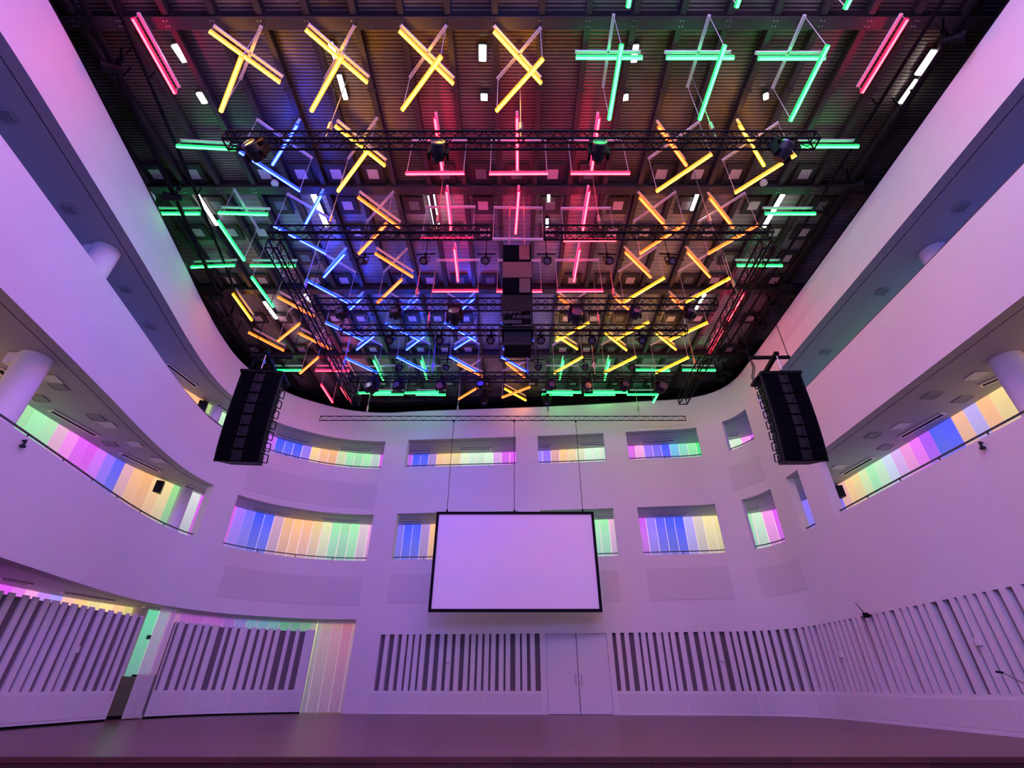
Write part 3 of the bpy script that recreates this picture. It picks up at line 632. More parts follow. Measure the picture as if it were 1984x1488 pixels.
# (colour, row, 'S' close under its channel | 'L' hung low on wires, x0, y0, x1, y1 of the lit tube in the photograph)
T = [('red',1,'S',257.9,34.8,339.8,180.5),('yellow',1,'S',406,59.9,543,159.7),('yellow',1,'L',468.3,110.4,428.1,215.3),('yellow',1,'S',592,57,712,160),('yellow',1,'L',662.5,110,603.5,214.7),
('yellow',1,'S',773.5,59,878.4,162.4),('yellow',1,'L',854.8,108.9,779.2,212.6),('yellow',1,'S',957,60.5,1048.4,160.9),('yellow',1,'L',1052.3,113.4,961.6,214.7),
('green',1,'S',1115.8,111,1244.3,111.6),('green',1,'L',1204.4,86.2,1180.2,231.3),('green',1,'S',1291,111.6,1421.5,111.6),('green',1,'L',1404.3,87.7,1355.3,231.3),('green',1,'S',1469.3,112.8,1597.9,112.5),('green',1,'L',1603.9,87.7,1531.3,233.5),('red',1,'S',1757.2,36.3,1669.5,179),
('green',2,'S',342.8,282.8,456.2,288.8),('blue',2,'L',464,293,582,369.6),('blue',2,'S',576,242,528,319),('yellow',2,'S',649,243.5,746,321),('yellow',2,'L',713,291,655,370),
('red',2,'S',842.7,228.3,857.3,332.6),('red',2,'L',786.2,335.7,899.6,335.1),('red',2,'S',1001.8,226.8,1002.4,332.6),('red',2,'L',948,335.7,1061.4,335.1),('red',2,'S',1160.6,228.3,1146,331.1),('red',2,'L',1105.8,335.1,1220.1,335.1),
('orange',2,'S',1276,245,1330,320.6),('yellow',2,'L',1379,298,1271.6,370.5),('yellow',2,'S',1433,242,1480,320.6),('yellow',2,'L',1541.9,299.4,1423.4,373.5),('green',2,'S',1552,283.4,1663,283.4),
('green',3,'S',292,413.7,387,413.7),('green',3,'S',423.6,412.2,518.8,415.2),('green',3,'L',422.4,428,473.5,503.8),('blue',3,'S',622.7,377.8,590.5,437),('blue',3,'L',530.8,437,631.6,490.5),('orange',3,'S',693.3,381.6,774,440.8),('orange',3,'L',748.8,433.2,695.3,491.2),
('red',3,'S',865.3,370.2,874.3,450.9),('red',3,'L',815.6,462.7,916.9,462.2),('red',3,'S',1005.1,370.2,999,452.1),('unlit',3,'L',954,463.5,1054,464.5),('red',3,'S',1141.2,370.2,1128.1,450.9),('red',3,'L',1091.6,465.3,1193.6,464.7),
('orange',3,'S',1239.4,382.8,1291,440.3),('orange',3,'L',1327.6,433.2,1239.4,491.2),('orange',3,'S',1375.5,384.1,1420.8,440.8),('orange',3,'L',1470,435.3,1371.7,491.2),('green',3,'S',1482.6,413.6,1579.6,413.8),
('green',4,'S',370.7,517.2,454.6,513.9),('green',4,'S',485.4,514.6,572.3,514.9),('green',4,'L',487.9,536.6,529.5,594),('blue',4,'S',668.1,491.2,627.3,536.6),('blue',4,'L',592.2,542,675,586.4),('orange',4,'S',726.6,490.5,800,536.6),('orange',4,'L',778.3,541.6,731.1,586.5),
('red',4,'S',880.4,481.1,887.4,544.6),('red',4,'L',837.8,563.5,927,563),('red',4,'L',961.8,563.5,1050,564),('red',4,'S',1123.1,482.4,1111.7,544.6),('red',4,'L',1079,563.5,1168.4,563),
('orange',4,'S',1211.7,488.7,1260.8,537.1),('yellow',4,'L',1287.3,537.8,1207.9,585),('orange',4,'S',1332.1,488.7,1375.5,536.6),('yellow',4,'L',1414.5,538.3,1328.9,585),('green',4,'S',1428.4,513.9,1515.3,514.4),
('yellow',5,'S',451.4,569.3,488,620.2),('orange',5,'S',537.6,574.9,608.9,613.4),('orange',5,'L',580.5,626.7,538.8,660.4),('blue',5,'S',701.1,576.3,671.9,605.5),('blue',5,'L',630.5,624.7,704.1,659),('blue',5,'S',810,577.3,774.7,605.5),('blue',5,'L',746.5,625.7,813.3,659),('blue',5,'S',920.1,576.3,888,605),('blue',5,'L',861.1,625.1,922.1,659.4),
('blue',5,'L',972,625.5,1032,659.2),('orange',5,'S',1082.4,575.3,1120,604.5),('yellow',5,'L',1140.9,624.7,1077.4,660),('orange',5,'S',1190.6,575.3,1222.8,604.5),('yellow',5,'L',1257.1,623.7,1194.6,656.9),('orange',5,'S',1299,575,1330,604),('yellow',5,'L',1371,624.7,1297.4,659),('red',5,'S',1440.6,568.2,1410.3,620.6),
('orange',6,'S',481.3,643.8,549.9,679.1),('orange',6,'S',577.7,644.8,641.6,677.1),('orange',6,'L',616.4,692.2,581.7,722.9),('blue',6,'S',727.9,647.9,691,677.1),('blue',6,'L',668.8,693.2,731.3,722.5),('blue',6,'S',825.2,648.4,787.5,677.1),('blue',6,'L',768.6,691.2,828.1,720.4),('blue',6,'S',922.1,648.9,880.4,676.1),('blue',6,'L',871.1,690.2,926.2,720.4),
('blue',6,'S',1014,648,975.6,676.1),('blue',6,'L',971.5,691.2,1022.9,720.8),('yellow',6,'S',1076.4,648.9,1118.7,676.1),('yellow',6,'L',1128.8,691.2,1073.3,722.5),('yellow',6,'S',1172.8,645.8,1213.8,678.1),('yellow',6,'L',1232.3,691.2,1171.4,721.5),('yellow',6,'S',1271.2,645.8,1309.5,677.1),('yellow',6,'L',1334.1,692.2,1270.2,722.5),('red',6,'S',1400.2,638.8,1374.4,684.2),
('green',7,'S',520,717.4,584.1,717.4),('red',7,'S',611.4,717.4,676.9,717.8),('red',7,'L',622.5,744.6,644.6,778.9),('red',7,'L',660.8,749.7,679.9,780.3),('green',7,'S',724.3,698.3,742.4,735.6),('green',7,'L',692,761.6,757.5,759.5),('green',7,'S',816.3,699.3,826.8,733.5),('green',7,'L',784,761.4,849.6,760.2),
('orange',7,'S',886.9,705.3,934.8,729.1),('orange',7,'L',928.8,748.7,888.9,772.9),('orange',7,'S',980.2,702.3,1016.9,731.1),('orange',7,'L',1027,749.7,972.5,769.8),('green',7,'S',1091.5,699.3,1084.4,734.5),('green',7,'L',1059.2,759.8,1125.8,760.2),('green',7,'S',1180.5,698.3,1171.4,735.6),('green',7,'L',1149.2,759.8,1215.8,760.2),('green',7,'S',1231.9,716.8,1297.4,717.8),('green',7,'S',1322.2,716.8,1386.1,717.4),
('green',8,'S',723.3,764.2,781.7,764.2),('green',8,'S',806.2,764.2,863.7,764.8),('yellow',8,'S',977.6,752.7,1018.9,775.5),('green',8,'S',1050,764,1109.6,764.8),('green',8,'S',1132.1,764.8,1191.6,764.4),('green',8,'S',1214.8,764.4,1271.2,764.2),('green',8,'L',1275,762,1265.6,779)]
seen = {}
T = [(*t, at((t[3]+t[5])/2, (t[4]+t[6])/2, HSH if t[2] == 'S' else HLO)[0]) for t in T]
T.sort(key=lambda t: (t[1], t[2], t[7]))
def tube_light(col, drop, p, q, label):
    h = p[2]; d = q - p; L = np.linalg.norm(d); d = d / L
    if L < 1.25 and drop == 'S' and col != 'green': pass
    top = np.array([0, 0, HBAR + ZC - h]); m_ = (p + q) / 2; side = np.array([-d[1], d[0], 0]); z = np.array([0, 0, 1.])
    t = thing('tube_light', label, 'lamp', m_, 'coloured tube lights under the hall ceiling')
    mb = MB(); r = .048; n = 16; vs = []
    for e in (p, q):
        for k in range(n):
            a = 2 * math.pi * k / n - math.pi / 2 - math.pi / n
            vs.append(e + side * r * math.cos(a) + z * r * math.sin(a))
    for k in range(n):
        f = (k, (k + 1) % n, n + (k + 1) % n, n + k)
        mb.add([vs[i] for i in f], [(0, 1, 2, 3)], 0 if k in (15, 0, 1) else 2 if k in (6, 7, 8, 9, 10) else 1, True)
    mb.add(vs[:n], [tuple(range(n))[::-1]], 1); mb.add(vs[n:], [tuple(range(n))], 1)
    mats = [M['unlit']] * 3 if col == 'unlit' else [M[col], M[col + '_edge'], M[col + '_top']]
    part('tube', mb, mats, t)
    mb = MB()                                                       # white aluminium channel: two flanges and a web
    a, b_ = p + top, q + top
    mb.bar(a + z * .02, b_ + z * .02, .05, .02)
    for sg in (-1, 1): mb.bar(a + side * sg * .024, b_ + side * sg * .024, .012, .045)
    part('channel', mb, M['housing'], t)
    for e in (p, q):
        mb = MB(); k = .02 if e is p else -.02
        mb.cyl(e + d * k + z * .03, e + d * k + top, .008 if drop == 'L' else .007, 5); part('wire', mb, M['wire'], t)
cnt = {}
for col, row, drop, x0, y0, x1, y1, _ in T:
    h = HSH if drop == 'S' else HLO
    k = cnt.get((row, drop), 0); cnt[(row, drop)] = k + 1
    od = (ORD + ['sixteenth', 'seventeenth'])
    lab = '%s %s tube light, %s from left in %s row from the top' % ('low-hung' if drop == 'L' else 'close-mounted', col, od[k], ORD[row - 1])
    tube_light(col, drop, at(x0, y0, h), at(x1, y1, h), lab)
dy = np.array([0, -2.03, 0])
for k, t in enumerate([t for t in T if t[0] == 'green' and t[1] == 1 and t[2] == 'L']):
    tube_light('green', 'L', at(t[3], t[4], HLO) + dy, at(t[5], t[6], HLO) + dy, 'green tube light cut by the top edge of the photo, %s from the left' % ORD[k])

# ------------------------------------------------------------------ trusses
def truss(p, q, sz, label, chords=4, pitch=.50, r=.024, name='truss', off=(0, 0, 0), drop=0):
    p = np.array(p, float); q = np.array(q, float); d = q - p; L = np.linalg.norm(d); d /= L
    side = np.array([-d[1], d[0], 0]); z = np.array([0, 0, 1.])
    t = thing(name, label, 'truss', (p + q) / 2, 'black lighting trusses')
    cor = [side * i * sz / 2 + z * j * sz / 2 for i, j in ((-1, -1), (1, -1), (1, 1), (-1, 1))] if chords == 4 else [z * sz / 2, -z * sz / 2]
    for c in cor:
        mb = MB(); mb.cyl(p + c, q + c, r, 8); part('chord', mb, M['black'], t)
    mb = MB(); n = int(L / pitch); pairs = [(0, 1), (1, 2), (2, 3), (3, 0)] if chords == 4 else [(0, 1)]
    for i in range(n):
        a = p + d * L * i / n; m_ = p + d * L * (i + .5) / n; b_ = p + d * L * (i + 1) / n
        for u, v_ in pairs:
            mb.cyl(a + cor[u], m_ + cor[v_], r * .46, 4); mb.cyl(m_ + cor[v_], b_ + cor[u], r * .46, 4)
    part('lacing', mb, M['black'], t)
    mb = MB()
    for e in (p, q):
        for u, v_ in pairs: mb.cyl(e + cor[u], e + cor[v_], r * .8, 6)
    part('end_frame', mb, M['black'], t)
    k = max(2, int(L / 4)) if not drop else drop
    for i in range(k):
        e = p + d * (L * (i + .5) / k)
        mb = MB(); mb.cyl(e + z * sz / 2, (e[0], e[1], HR + .05 + ZC), .012, 6)
        mb.cyl(e + z * (sz / 2 + .25), e + z * (sz / 2 + .5), .045, 8)
        part('hoist_chain', mb, M['chrome'], t)
    return t
HT = 9.4
def tp(x, y): return at(x, y, HT)
y1 = tp(995, 272)[1]; y2 = tp(995, 450.5)[1]; y3 = tp(995, 590)[1]; y4 = tp(995, 640)[1]; y5 = tp(995, 731)[1]
z_ = HT + ZC
truss((-5.85, y1, z_), (6.15, y1, z_), .24, 'black front lighting truss crossing below the red tubes')
truss((-5.95, y2, z_), (-.55, y2, z_), .24, 'left half of the second black truss, left of the speaker cluster')
truss((.75, y2, z_), (6.3, y2, z_), .24, 'right half of the second black truss, right of the speaker cluster')
truss((-5.8, y3, z_), (5.9, y3, z_), .26, 'third black truss behind the centre speaker cluster')
truss((-5.4, y4, z_), (5.4, y4, z_), .24, 'fourth black truss from the front, with wash lamps under it')
truss((-5.9, y5, z_), (5.9, y5, z_), .26, 'rearmost black truss of the grid near the back wall')
a, b_ = tp(528, 472), tp(690, 779); truss(a, b_, .30, 'black side truss running back along the left of the grid')
a, b_ = tp(1487, 472), tp(1322, 777); truss(a, b_, .30, 'black side truss running back along the right of the grid')

# truss in front of the back wall and the screen hung from it
YS = 18.3
a = at_depth(620, 810.5, YS); b_ = at_depth(1328, 810.5, YS)
truss(a, b_, .21, 'long flat black truss in front of the top of the back wall', chords=2, pitch=.42, r=.02, drop=4)
sw0, sw1 = -.1625 * YS, .1692 * YS; sz0, sz1 = .1185 * YS + ZC, .3113 * YS + ZC
t = thing('projection_screen', 'large blank projection screen in a black frame before the back wall', 'screen', ((sw0 + sw1) / 2, YS, sz0))
mb = MB(); mb.box(((sw0 + sw1) / 2, YS, (sz0 + sz1) / 2), (sw1 - sw0 - .1, .03, sz1 - sz0 - .1)); part('screen_fabric', mb, M['screen'], t)
fw = .10
for nm, c, d in (('frame_side', (sw0 + fw/2, YS, (sz0+sz1)/2), (fw, .09, sz1 - sz0)), ('frame_side', (sw1 - fw/2, YS, (sz0+sz1)/2), (fw, .09, sz1 - sz0)), ('frame_rail', ((sw0+sw1)/2, YS, sz0 + fw/2), (sw1 - sw0 - 2*fw, .09, fw)), ('frame_rail', ((sw0+sw1)/2, YS, sz1 - fw/2), (sw1 - sw0 - 2*fw, .09, fw))):
    mb = MB(); mb.box(c, d); part(nm, mb, M['black'], t)
for x in (866, 996.5, 1129):
    p = at_depth(x, 991, YS); mb = MB(); mb.cyl((p[0], YS, sz1), (p[0], YS, a[2] - .1), .010, 6); mb.box((p[0], YS, sz1 + .05), (.06, .04, .1)); mb.box((p[0], YS, a[2] - .13), (.07, .07, .08)); part('hanging_cable', mb, M['black'], t)

# ------------------------------------------------------------------ moving heads and wash lamps
def mover_proto():
    mb = MB(); mb.box((0, 0, -.07), (.34, .24, .12)); base = mb.mesh('base', M['black'])
    mb = MB(); mb.box((0, 0, -.15), (.36, .16, .04))
    for s in (-1, 1): mb.box((s * .18, 0, -.27), (.05, .15, .26))
    yoke = mb.mesh('yoke', M['black'])
    mb = MB(); mb.cyl((0, .10, .02), (0, -.06, -.02), .12, 14, r2=.15); mb.cyl((0, -.06, -.02), (0, -.20, -.05), .15, 14, r2=.13); head = mb.mesh('lamp_head', M['darkgrey'])
    mb = MB(); mb.cyl((0, -.20, -.05), (0, -.215, -.054), .115, 14); mb.ring((0, -.20, -.05), (0, -1, -.25), .112, .135, .03, 14); lens = mb.mesh('lens', M['lens'])
    return base, yoke, head, lens
MV = mover_proto()
def mover(p, tilt, rz, label, grp, sc=1.0):
    t = thing('moving_head', label, 'stage light', p, grp, (0, 0, rz)); t.scale = (sc,) * 3
    link('base', MV[0], t); link('yoke', MV[1], t)
    h = link('lamp_head', MV[2], t, (0, 0, -.32), (tilt, 0, 0)); link('lens', MV[3], h)
    link('clamp', CL, t)
mb = MB(); mb.bar((0, 0, -.02), (0, 0, .10), .06, .05); mb.ring((-.03, 0, .12), (1, 0, 0), .026, .05, .06, 10); CL = mb.mesh('clamp', M['black'])
def under(x, y, Y):                                 # hang point under a truss that runs at depth Y
    return (at_depth(x, y, Y)[0], Y, z_ - .16)
for k, (x, tl) in enumerate(((501, -.35), (851, -.5), (1158, -.45), (1509, -.9))):
    mover(under(x, 290, y1), tl, (-.3, .05, 0, .6)[k], '%s large moving head from the left under the front truss' % ORD[k], 'moving heads on the front truss', 1.02)
for k, (x, s) in enumerate(((663, .8), (767, .8), (882, 1.15), (1116, 1.15), (1231, .8), (1336, .8))):
    mover(under(x, 610, y3), -.4 - .1 * (k % 3), .2 * (k - 2.5) / 3, '%s moving head from the left under the third truss' % ORD[k], 'moving heads on the third truss', s)
for k, (x, s) in enumerate(((722, 1.1), (772.7, .9), (855, .9), (932, .8), (1068, .8), (1137, .9), (1208.7, .9), (1278, 1.1))):
    mover(under(x, 745, y5), -.5 + .15 * (k % 3), .3 * (k - 4) / 4, '%s moving head from the left under the rearmost truss' % ORD[k], 'moving heads on the rearmost truss', s)
# can-shaped wash lamps
mb = MB(); mb.cyl((0, .14, .04), (0, -.16, -.05), .075, 14, r2=.105); mb.ring((0, -.155, -.048), (0, -1, -.3), .09, .125, .05, 14); PCAN = mb.mesh('can', M['black'])
mb = MB(); mb.cyl((0, -.15, -.047), (0, -.175, -.055), .092, 14); PL = mb.mesh('lens', M['lens'])
mb = MB(); mb.box((0, 0, -.02), (.28, .03, .02))
for s in (-1, 1): mb.box((s * .135, 0, -.12), (.015, .035, .22))
PY = mb.mesh('yoke', M['black'])
def can(p, rx, rz, label, grp, arm=False, sc=1.0):
    t = thing('wash_lamp', label, 'stage light', p, grp, (0, 0, rz)); t.scale = (sc,) * 3
    link('yoke', PY, t); c = link('can', PCAN, t, (0, 0, -.2), (rx, 0, 0)); link('lens', PL, c); link('clamp', CL, t)
    if arm:
        mb = MB(); mb.cyl((-.28, 0, .12), (.28, 0, .12), .022, 8); link('support_bar', mb.mesh('support_bar', M['black']), t)
        mb = MB(); top = (HR + .31 + ZC - p[2]) / sc
        for s in (-.0,): mb.cyl((s, 0, .12), (s, 0, top), .012, 6)
        link('drop_rod', mb.mesh('drop_rod', M['black']), t)
for k, x in enumerate((706, 824.4, 941.6, 1058.8, 1177, 1296)):
    can(at(x, 498, 10.9), .35, .1 * (k - 2.5) / 3, '%s wash lamp from the left in the row just behind the second truss' % ORD[k], 'wash lamps behind the second truss', True)
for k, x in enumerate((758.5, 854.6, 951.4, 1047, 1144, 1240)):
    can(under(x, 655, y4), .45, .1 * (k - 2.5) / 3, '%s wash lamp from the left under the fourth truss' % ORD[k], 'wash lamps under the fourth truss', sc=1.05)
for k, x in enumerate((778.7, 866.7, 1042, 1131, 1220)):
    can(at(x, 702, 10.9), .4, .1 * (k - 2) / 3, '%s wash lamp from the left hung between the last two trusses' % ORD[k], 'wash lamps between the rear trusses', True, 1.1)
for k, x in enumerate((938, 1060)):
    p = at(x, 763, 11.0); can(p, 1.0, .4 - .8 * k, 'wash lamp hanging against the rear roof edge, %s of the screen centre' % ('left', 'right')[k], 'wash lamps at the rear roof edge', True, 1.4)

# ------------------------------------------------------------------ centre speaker cluster
Y0 = 8.6; xc = at_depth(1002, 560, Y0)[0]; W_ = .70
def hz(y): r = ray(1002, y); return r[2] / r[1] * (Y0 - .30) + ZC
t = thing('speaker_cluster', 'black hanging speaker cluster at the centre of the grid', 'speaker', (xc, Y0, hz(665)))
bx = [('subwoofer', 474, 507, 'grille'), ('blank_panel', 507, 538, 'plate'), ('subwoofer', 538, 571, 'grille'), ('amplifier_case', 571, 603, 'black')]
for nm, ya, yb, mt in bx:
    zt, zb_ = hz(ya), hz(yb); mb = MB(); mb.box((xc, Y0, (zt + zb_) / 2), (W_, .6, zt - zb_ - .012))
    if nm == 'subwoofer':
        mb.box((xc + .18, Y0 - .31, (zt + zb_) / 2), (.26, .03, zt - zb_ - .1), mi=1); mb.box((xc - .17, Y0 - .31, (zt + zb_) / 2), (.34, .02, zt - zb_ - .06))
    part(nm, mb, [M[mt], M['plate']], t)
zt, zb_ = hz(603), hz(638)
mb = MB()
for sx_ in (-1, 1):
    for sy in (-1, 1): mb.box((xc + sx_ * (W_/2 - .03), Y0 + sy * .27, (zt + zb_) / 2), (.05, .05, zt - zb_))
mb.box((xc, Y0, zb_ + .02), (W_, .6, .04)); part('rack_frame', mb, M['black'], t)
mb = MB()
for k in range(4): mb.box((xc + (-.12 if k % 2 else .1), Y0 - .1, zb_ + .08 + k * .14), (.42, .4, .10))
part('rack_unit', mb, M['darkgrey'], t)
for k in range(5):
    mb = MB(); x0 = xc - .25 + k * .12; pts = [np.array([x0 + .05 * math.sin(j * 1.3 + k), Y0 - .30 - .05 * math.sin(j * .8), zt - (zt - zb_) * j / 8]) for j in range(9)]; mb.path(pts, .012, 5); part('cable', mb, M['black'], t)
zt, zb_ = hz(640), hz(664)
mb = MB(); mb.box((xc + .0, Y0, (zt + zb_) / 2), (.60, .5, zt - zb_)); part('projector_body', mb, M['black'], t)
for sy in (-.32, .30):
    mb = MB(); mb.path([np.array(q) for q in ((xc - .4, Y0 + sy, zt + .1), (xc - .4, Y0 + sy, zb_ - .06), (xc + .36, Y0 + sy, zb_ - .06), (xc + .4, Y0 + sy, zb_), (xc + .4, Y0 + sy, zt + .1), (xc - .4, Y0 + sy, zt + .1))], .015, 6)
    part('guard_frame', mb, M['darkgrey'], t)
for sx_ in (-.2, .2):
    mb = MB(); mb.cyl((xc + sx_, Y0, hz(474)), (xc + sx_, Y0, HR + ZC), .012, 6); part('hanging_chain', mb, M['chrome'], t)

# ------------------------------------------------------------------ line arrays
def cab_mesh():
    w2, h2, d = .47, .135, .55
    mb = MB(); f = [(-w2, 0, -h2), (w2, 0, -h2), (w2, 0, h2), (-w2, 0, h2)]; bk = [(-w2 * .72, d, -h2 * .8), (w2 * .72, d, -h2 * .8), (w2 * .72, d, h2 * .8), (-w2 * .72, d, h2 * .8)]
    mb.add(f + bk, [(0, 1, 2, 3), (7, 6, 5, 4), (1, 0, 4, 5), (2, 1, 5, 6), (3, 2, 6, 7), (0, 3, 7, 4)])
    body = mb.mesh('cabinet', M['black'])
    out = []
    for s in (-1, 1):
        mb = MB(); mb.add([(s*.44, -.012, -.115), (s*.09, -.05, -.115), (s*.09, -.05, .115), (s*.44, -.012, .115), (s*.44, .0, -.115), (s*.09, .0, -.115), (s*.09, .0, .115), (s*.44, .0, .115)], [(0,1,2,3),(0,4,5,1),(1,5,6,2),(2,6,7,3),(3,7,4,0)])
        out.append(('grille', mb.mesh('grille', M['grille'])))
        mb = MB()
        for (a, b_) in (((s*.45, .16, -.10), (s*.45, .16, .10)), ((s*.53, .30, -.09), (s*.53, .30, .09)), ((s*.45, .16, .10), (s*.53, .30, .09)), ((s*.45, .16, -.10), (s*.53, .30, -.09))): mb.bar(a, b_, .018)
        out.append(('handle', mb.mesh('handle', M['black'])))
        mb = MB(); mb.box((s * .472, .03, .0), (.02, .05, .29)); out.append(('rigging_link', mb.mesh('rigging_link', M['darkgrey'])))
    mb = MB(); mb.box((0, -.02, 0), (.14, .03, .22)); mb.bar((-.085, -.045, -.12), (-.085, -.045, .12), .022, .04); mb.bar((.085, -.045, -.12), (.085, -.045, .12), .022, .04)
    out.append(('horn', mb.mesh('horn', M['darkgrey'])))
    return body, out
CB = cab_mesh()
def line_array(xt, yt, yb, Y, rz, label, frame):
    pt = at_depth(xt, yt, Y); r = ray(xt, yb); zb = r[2] / r[1] * Y + ZC; H = pt[2] - zb; hh = H / 8 * .985
    t = thing('line_array', label, 'speaker', (pt[0], Y, pt[2]), 'hanging line array speakers', (0, 0, rz))
    y = 0; z = -.03; a = 0
    for k in range(8):
        a += math.radians((0, .5, .8, 1.2, 1.6, 2.0, 2.4, 2.8)[k])
        y += 0.5 * hh * math.sin(a); z -= .5 * hh * math.cos(a)
        c = link('cabinet', CB[0], t, (0, y, z), (a, 0, 0)); c.scale = (1, 1, hh / .28)
        for nm, me in CB[1]: link(nm, me, c)
        y += 0.5 * hh * math.sin(a); z -= .5 * hh * math.cos(a)
    mb = MB(); mb.box((0, .25, .01), (.98, .62, .07)); link('top_frame', mb.mesh('top_frame', M['black']), t)
    mb = MB(); mb.bar((0, -.15, .52), (0, .72, .40), .10, .08); part2 = link('spreader_beam', mb.mesh('spreader_beam', M['black']), t)
    mb = MB(); mb.bar((-.5, .2, .62), (.5, .2, .62), .07, .07); link('cross_beam', mb.mesh('cross_beam', M['black']), t)
    for s, yy in ((0, -.1), (0, .65)):
        mb = MB(); mb.cyl((s, yy, .05), (s, yy, .45), .014, 6); mb.ring((s, yy, .25), (1, 0, 0), .03, .05, .02, 10); link('chain', mb.mesh('chain', M['chrome']), t)
    top = HR + ZC - pt[2]
    for s in (-.48, .48):
        mb = MB(); mb.cyl((s, .2, .64), (s, .2, top), .010, 6); link('hoist_wire', mb.mesh('hoist_wire', M['black']), t)
    for s in (-.5, -.46):
        mb = MB(); pts = [np.array([s + .06 * math.sin(j), .25 + .03 * j * (6 - j) / 9, .62 - j * .13]) for j in range(7)]; mb.path(pts, .012, 5); link('signal_cable', mb.mesh('signal_cable', M['black']), t)
line_array(508, 722, 890, 9.6, .10, 'black line array of eight speakers hanging at the left', 0)
line_array(1512, 724, 889, 9.6, -.02, 'black line array of eight speakers hanging at the right', 1)

# ------------------------------------------------------------------ pipes, cables and lamps along the roof's edges
def side_pipe(a, b_, d, h, r, label):
    n = int((b_ - a) / .6); pts = [np.array([*WC.off(a + (b_ - a) * i / n, d), h + ZC]) for i in range(n + 1)]
    t = thing('service_pipe', label, 'pipe', pts[n // 2], None)
    mb = MB(); mb.path(pts, r, 8); part('pipe_run', mb, M['black'], t)
    for i in range(2, n, 5):
        mb = MB(); mb.cyl(pts[i], (pts[i][0], pts[i][1], HR + ZC), .02, 6); part('hanger', mb, M['black'], t)
sl1 = WC.hit(560, 755); sr0 = WC.hit(1440, 716)
side_pipe(4, sl1, -.45, 11.45, .06, 'thick black pipe along the left roof edge, nearest the wall')
side_pipe(4, sl1, -.95, 11.65, .04, 'thin black pipe along the left roof edge, further from the wall')
side_pipe(sr0, s_end - 4, -.45, 11.45, .06, 'thick black pipe along the right roof edge, nearest the wall')
side_pipe(sr0, s_end - 4, -.95, 11.65, .04, 'thin black pipe along the right roof edge, further from the wall')
side_pipe(sl1 - 3, sr0 + 1, .5, 11.9, .12, 'black duct along the roof edge above the back wall')
# black sheet added to keep the gap above the wall lip dark
struct('gap_shade_sheet', curved_box(0, s_end, 1.3, 1.36, HA - .4, HR + .3), M['matt'])
for k, (x, y) in enumerate(((318, 345), (196, 95), (405, 545), (425, 590), (497, 690), (515, 700))):
    q = WC.off(WC.hit(x, y), -.5); p = (q[0], q[1], 11.55 + ZC); can(p, .3, -.9, '%s black spotlight from the top along the left roof edge' % ORD[k], 'spotlights along the left roof edge', True, 1.1)
for k, (x, y) in enumerate(((1850, 40), (1668, 325), (1535, 520), (1510, 560), (1480, 590), (1455, 655), (1400, 700), (1425, 712))):
    q = WC.off(WC.hit(x, y), -.5); p = (q[0], q[1], 11.55 + ZC); can(p, .3, .9, '%s black spotlight from the top along the right roof edge' % ORD[k], 'spotlights along the right roof edge', True, 1.1)
# two pale round speakers in the roof
for k, (x, y) in enumerate(((532, 357), (1480, 356))):
    p = at(x, y, HR); t = thing('ceiling_speaker', 'pale round ceiling speaker %s' % ('near the blue tubes', 'near the yellow tubes on the right')[k], 'speaker', p, 'round roof speakers')
    mb = MB(); mb.cyl(p, p + np.array([0, 0, .08]), .10, 20); part('grille', mb, M['housing'], t)
    mb = MB(); mb.cyl(p + np.array([0, 0, .08]), p + np.array([0, 0, .33]), .03, 8); part('stem', mb, M['black'], t)

# ------------------------------------------------------------------ small things on the walls
def wall_pt(x, y, d=-.03):
    s = h_(x, y); q = WC.off(s, d); r = ray(x, y); P_ = WC.pt(s); hgt = r[2] / np.hypot(*r[:2]) * np.hypot(*P_)
    return q, hgt + ZC, s
for x, y, lab in ((868, 1280, 'small white sensor box on a slat left of the double door'), (1398, 1277, 'small white sensor box on a slat right of the double door'), (1631, 1268, 'small white sensor box on the slats at the right corner'), (1897, 1243, 'small white sensor box on the slats near the right photo edge'), (147, 1258, 'small white sensor box on the far left slatted partition')):
    q, z, s = wall_pt(x, y); n = WC.nrm(s); rz = math.atan2(n[1], n[0]) + math.pi / 2
    t = thing('wall_sensor', lab, 'sensor', (q[0], q[1], z - .06), 'sensor boxes on the slats')
    mb = MB(); mb.box((*q, z), (.09, .07, .14), rz); part('sensor_case', mb, M['housing'], t)
    mb = MB(); qq = q - n * .027; mb.box((*qq, z - .03), (.03, .006, .02), rz); part('sensor_window', mb, M['darksq'], t)
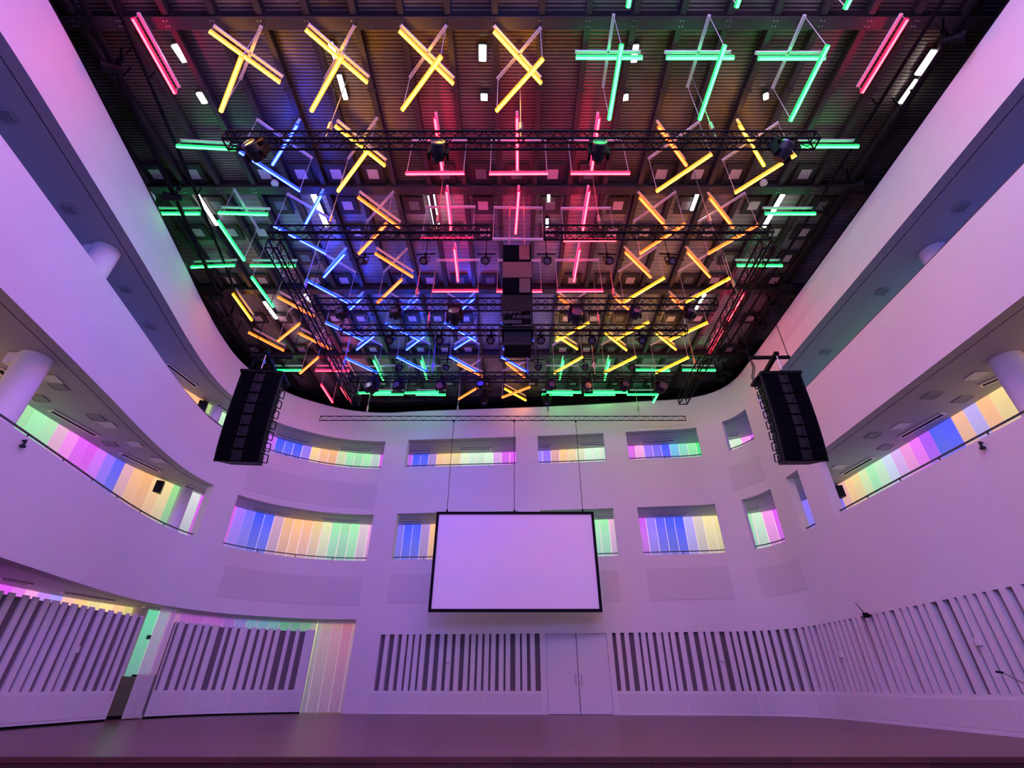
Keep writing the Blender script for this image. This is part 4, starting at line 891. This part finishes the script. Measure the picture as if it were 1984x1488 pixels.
def boom(x0, y0, x1, y1, Y, label, mat, foot):
    a = at_depth(x0, y0, Y); b_ = at_depth(x1, y1, Y)
    t = thing('microphone_stand', label, 'microphone', (foot[0], foot[1], foot[2]), None)
    d = (a - b_) / np.linalg.norm(a - b_)
    mb = MB(); mb.cyl(b_, a, .012, 8); part('boom', mb, mat, t)
    mb = MB(); mb.cyl(a, a + d * .16, .022, 10); part('microphone', mb, M['black'], t)
    mb = MB(); mb.cyl(b_ - d * .02, b_ + d * .06, .035, 8); mb.box(b_, (.07, .07, .07)); part('swivel', mb, M['black'], t)
    return t, a, b_
p = at_depth(1684, 1190, 12.5)
Yw = 15.2
q, z, s = wall_pt(1686, 1192, -.12)
a = np.array([q[0] - .45, q[1] - .2, z + .42])
t = thing('hanging_microphone', 'black boom microphone fixed above the slats on the right wall', 'microphone', (*q, z), None)
aa = at_depth(1657, 1167, q[1]); bb = np.array([q[0], q[1], z])
mb = MB(); mb.cyl(bb, aa, .014, 8, r2=.008); part('boom', mb, M['black'], t)
mb = MB(); q0, _, _ = wall_pt(1686, 1192, .0); mb.cyl(bb, (q0[0], q0[1], z), .03, 8); mb.box(bb, (.1, .1, .12)); part('bracket', mb, M['black'], t)
e = at_depth(1985, 1326, 7.4); b0 = at_depth(1943, 1303, 7.4); c0 = at_depth(1930, 1301.5, 7.4)
ft = (e[0] + .5, 7.4, 0)
t = thing('microphone_stand', 'chrome boom arm of a microphone stand entering at the right photo edge', 'microphone', ft, None)
mb = MB(); mb.cyl(b0, (e[0] + .5, 7.4, e[2] - .28), .009, 8); part('boom', mb, M['chrome'], t)
mb = MB(); mb.cyl(b0, c0, .013, 10); part('microphone', mb, M['black'], t)
mb = MB(); mb.cyl((e[0] + .5, 7.4, .02), (e[0] + .5, 7.4, e[2] - .26), .012, 8); mb.cyl((e[0] + .5, 7.4, 0), (e[0] + .5, 7.4, .03), .15, 16); part('stand_post', mb, M['black'], t)
for x, y, lab in ((41, 858, 'tiny dark hook under the left gallery sill'), (1906, 862, 'tiny dark hook under the right gallery sill')):
    q, z, s = wall_pt(x, y, -.06); q0 = WC.pt(s)
    mb = MB(); mb.cyl((*q0, z + .05), (*q, z + .05), .02, 6); mb.cyl((*q, z + .07), (*q, z - .06), .022, 8); mb.box((*q, z - .07), (.07, .07, .05))
    o = part('wall_hook', mb, M['darkgrey']); o['label'] = lab; o['category'] = 'hook'; o['group'] = 'wall hooks'
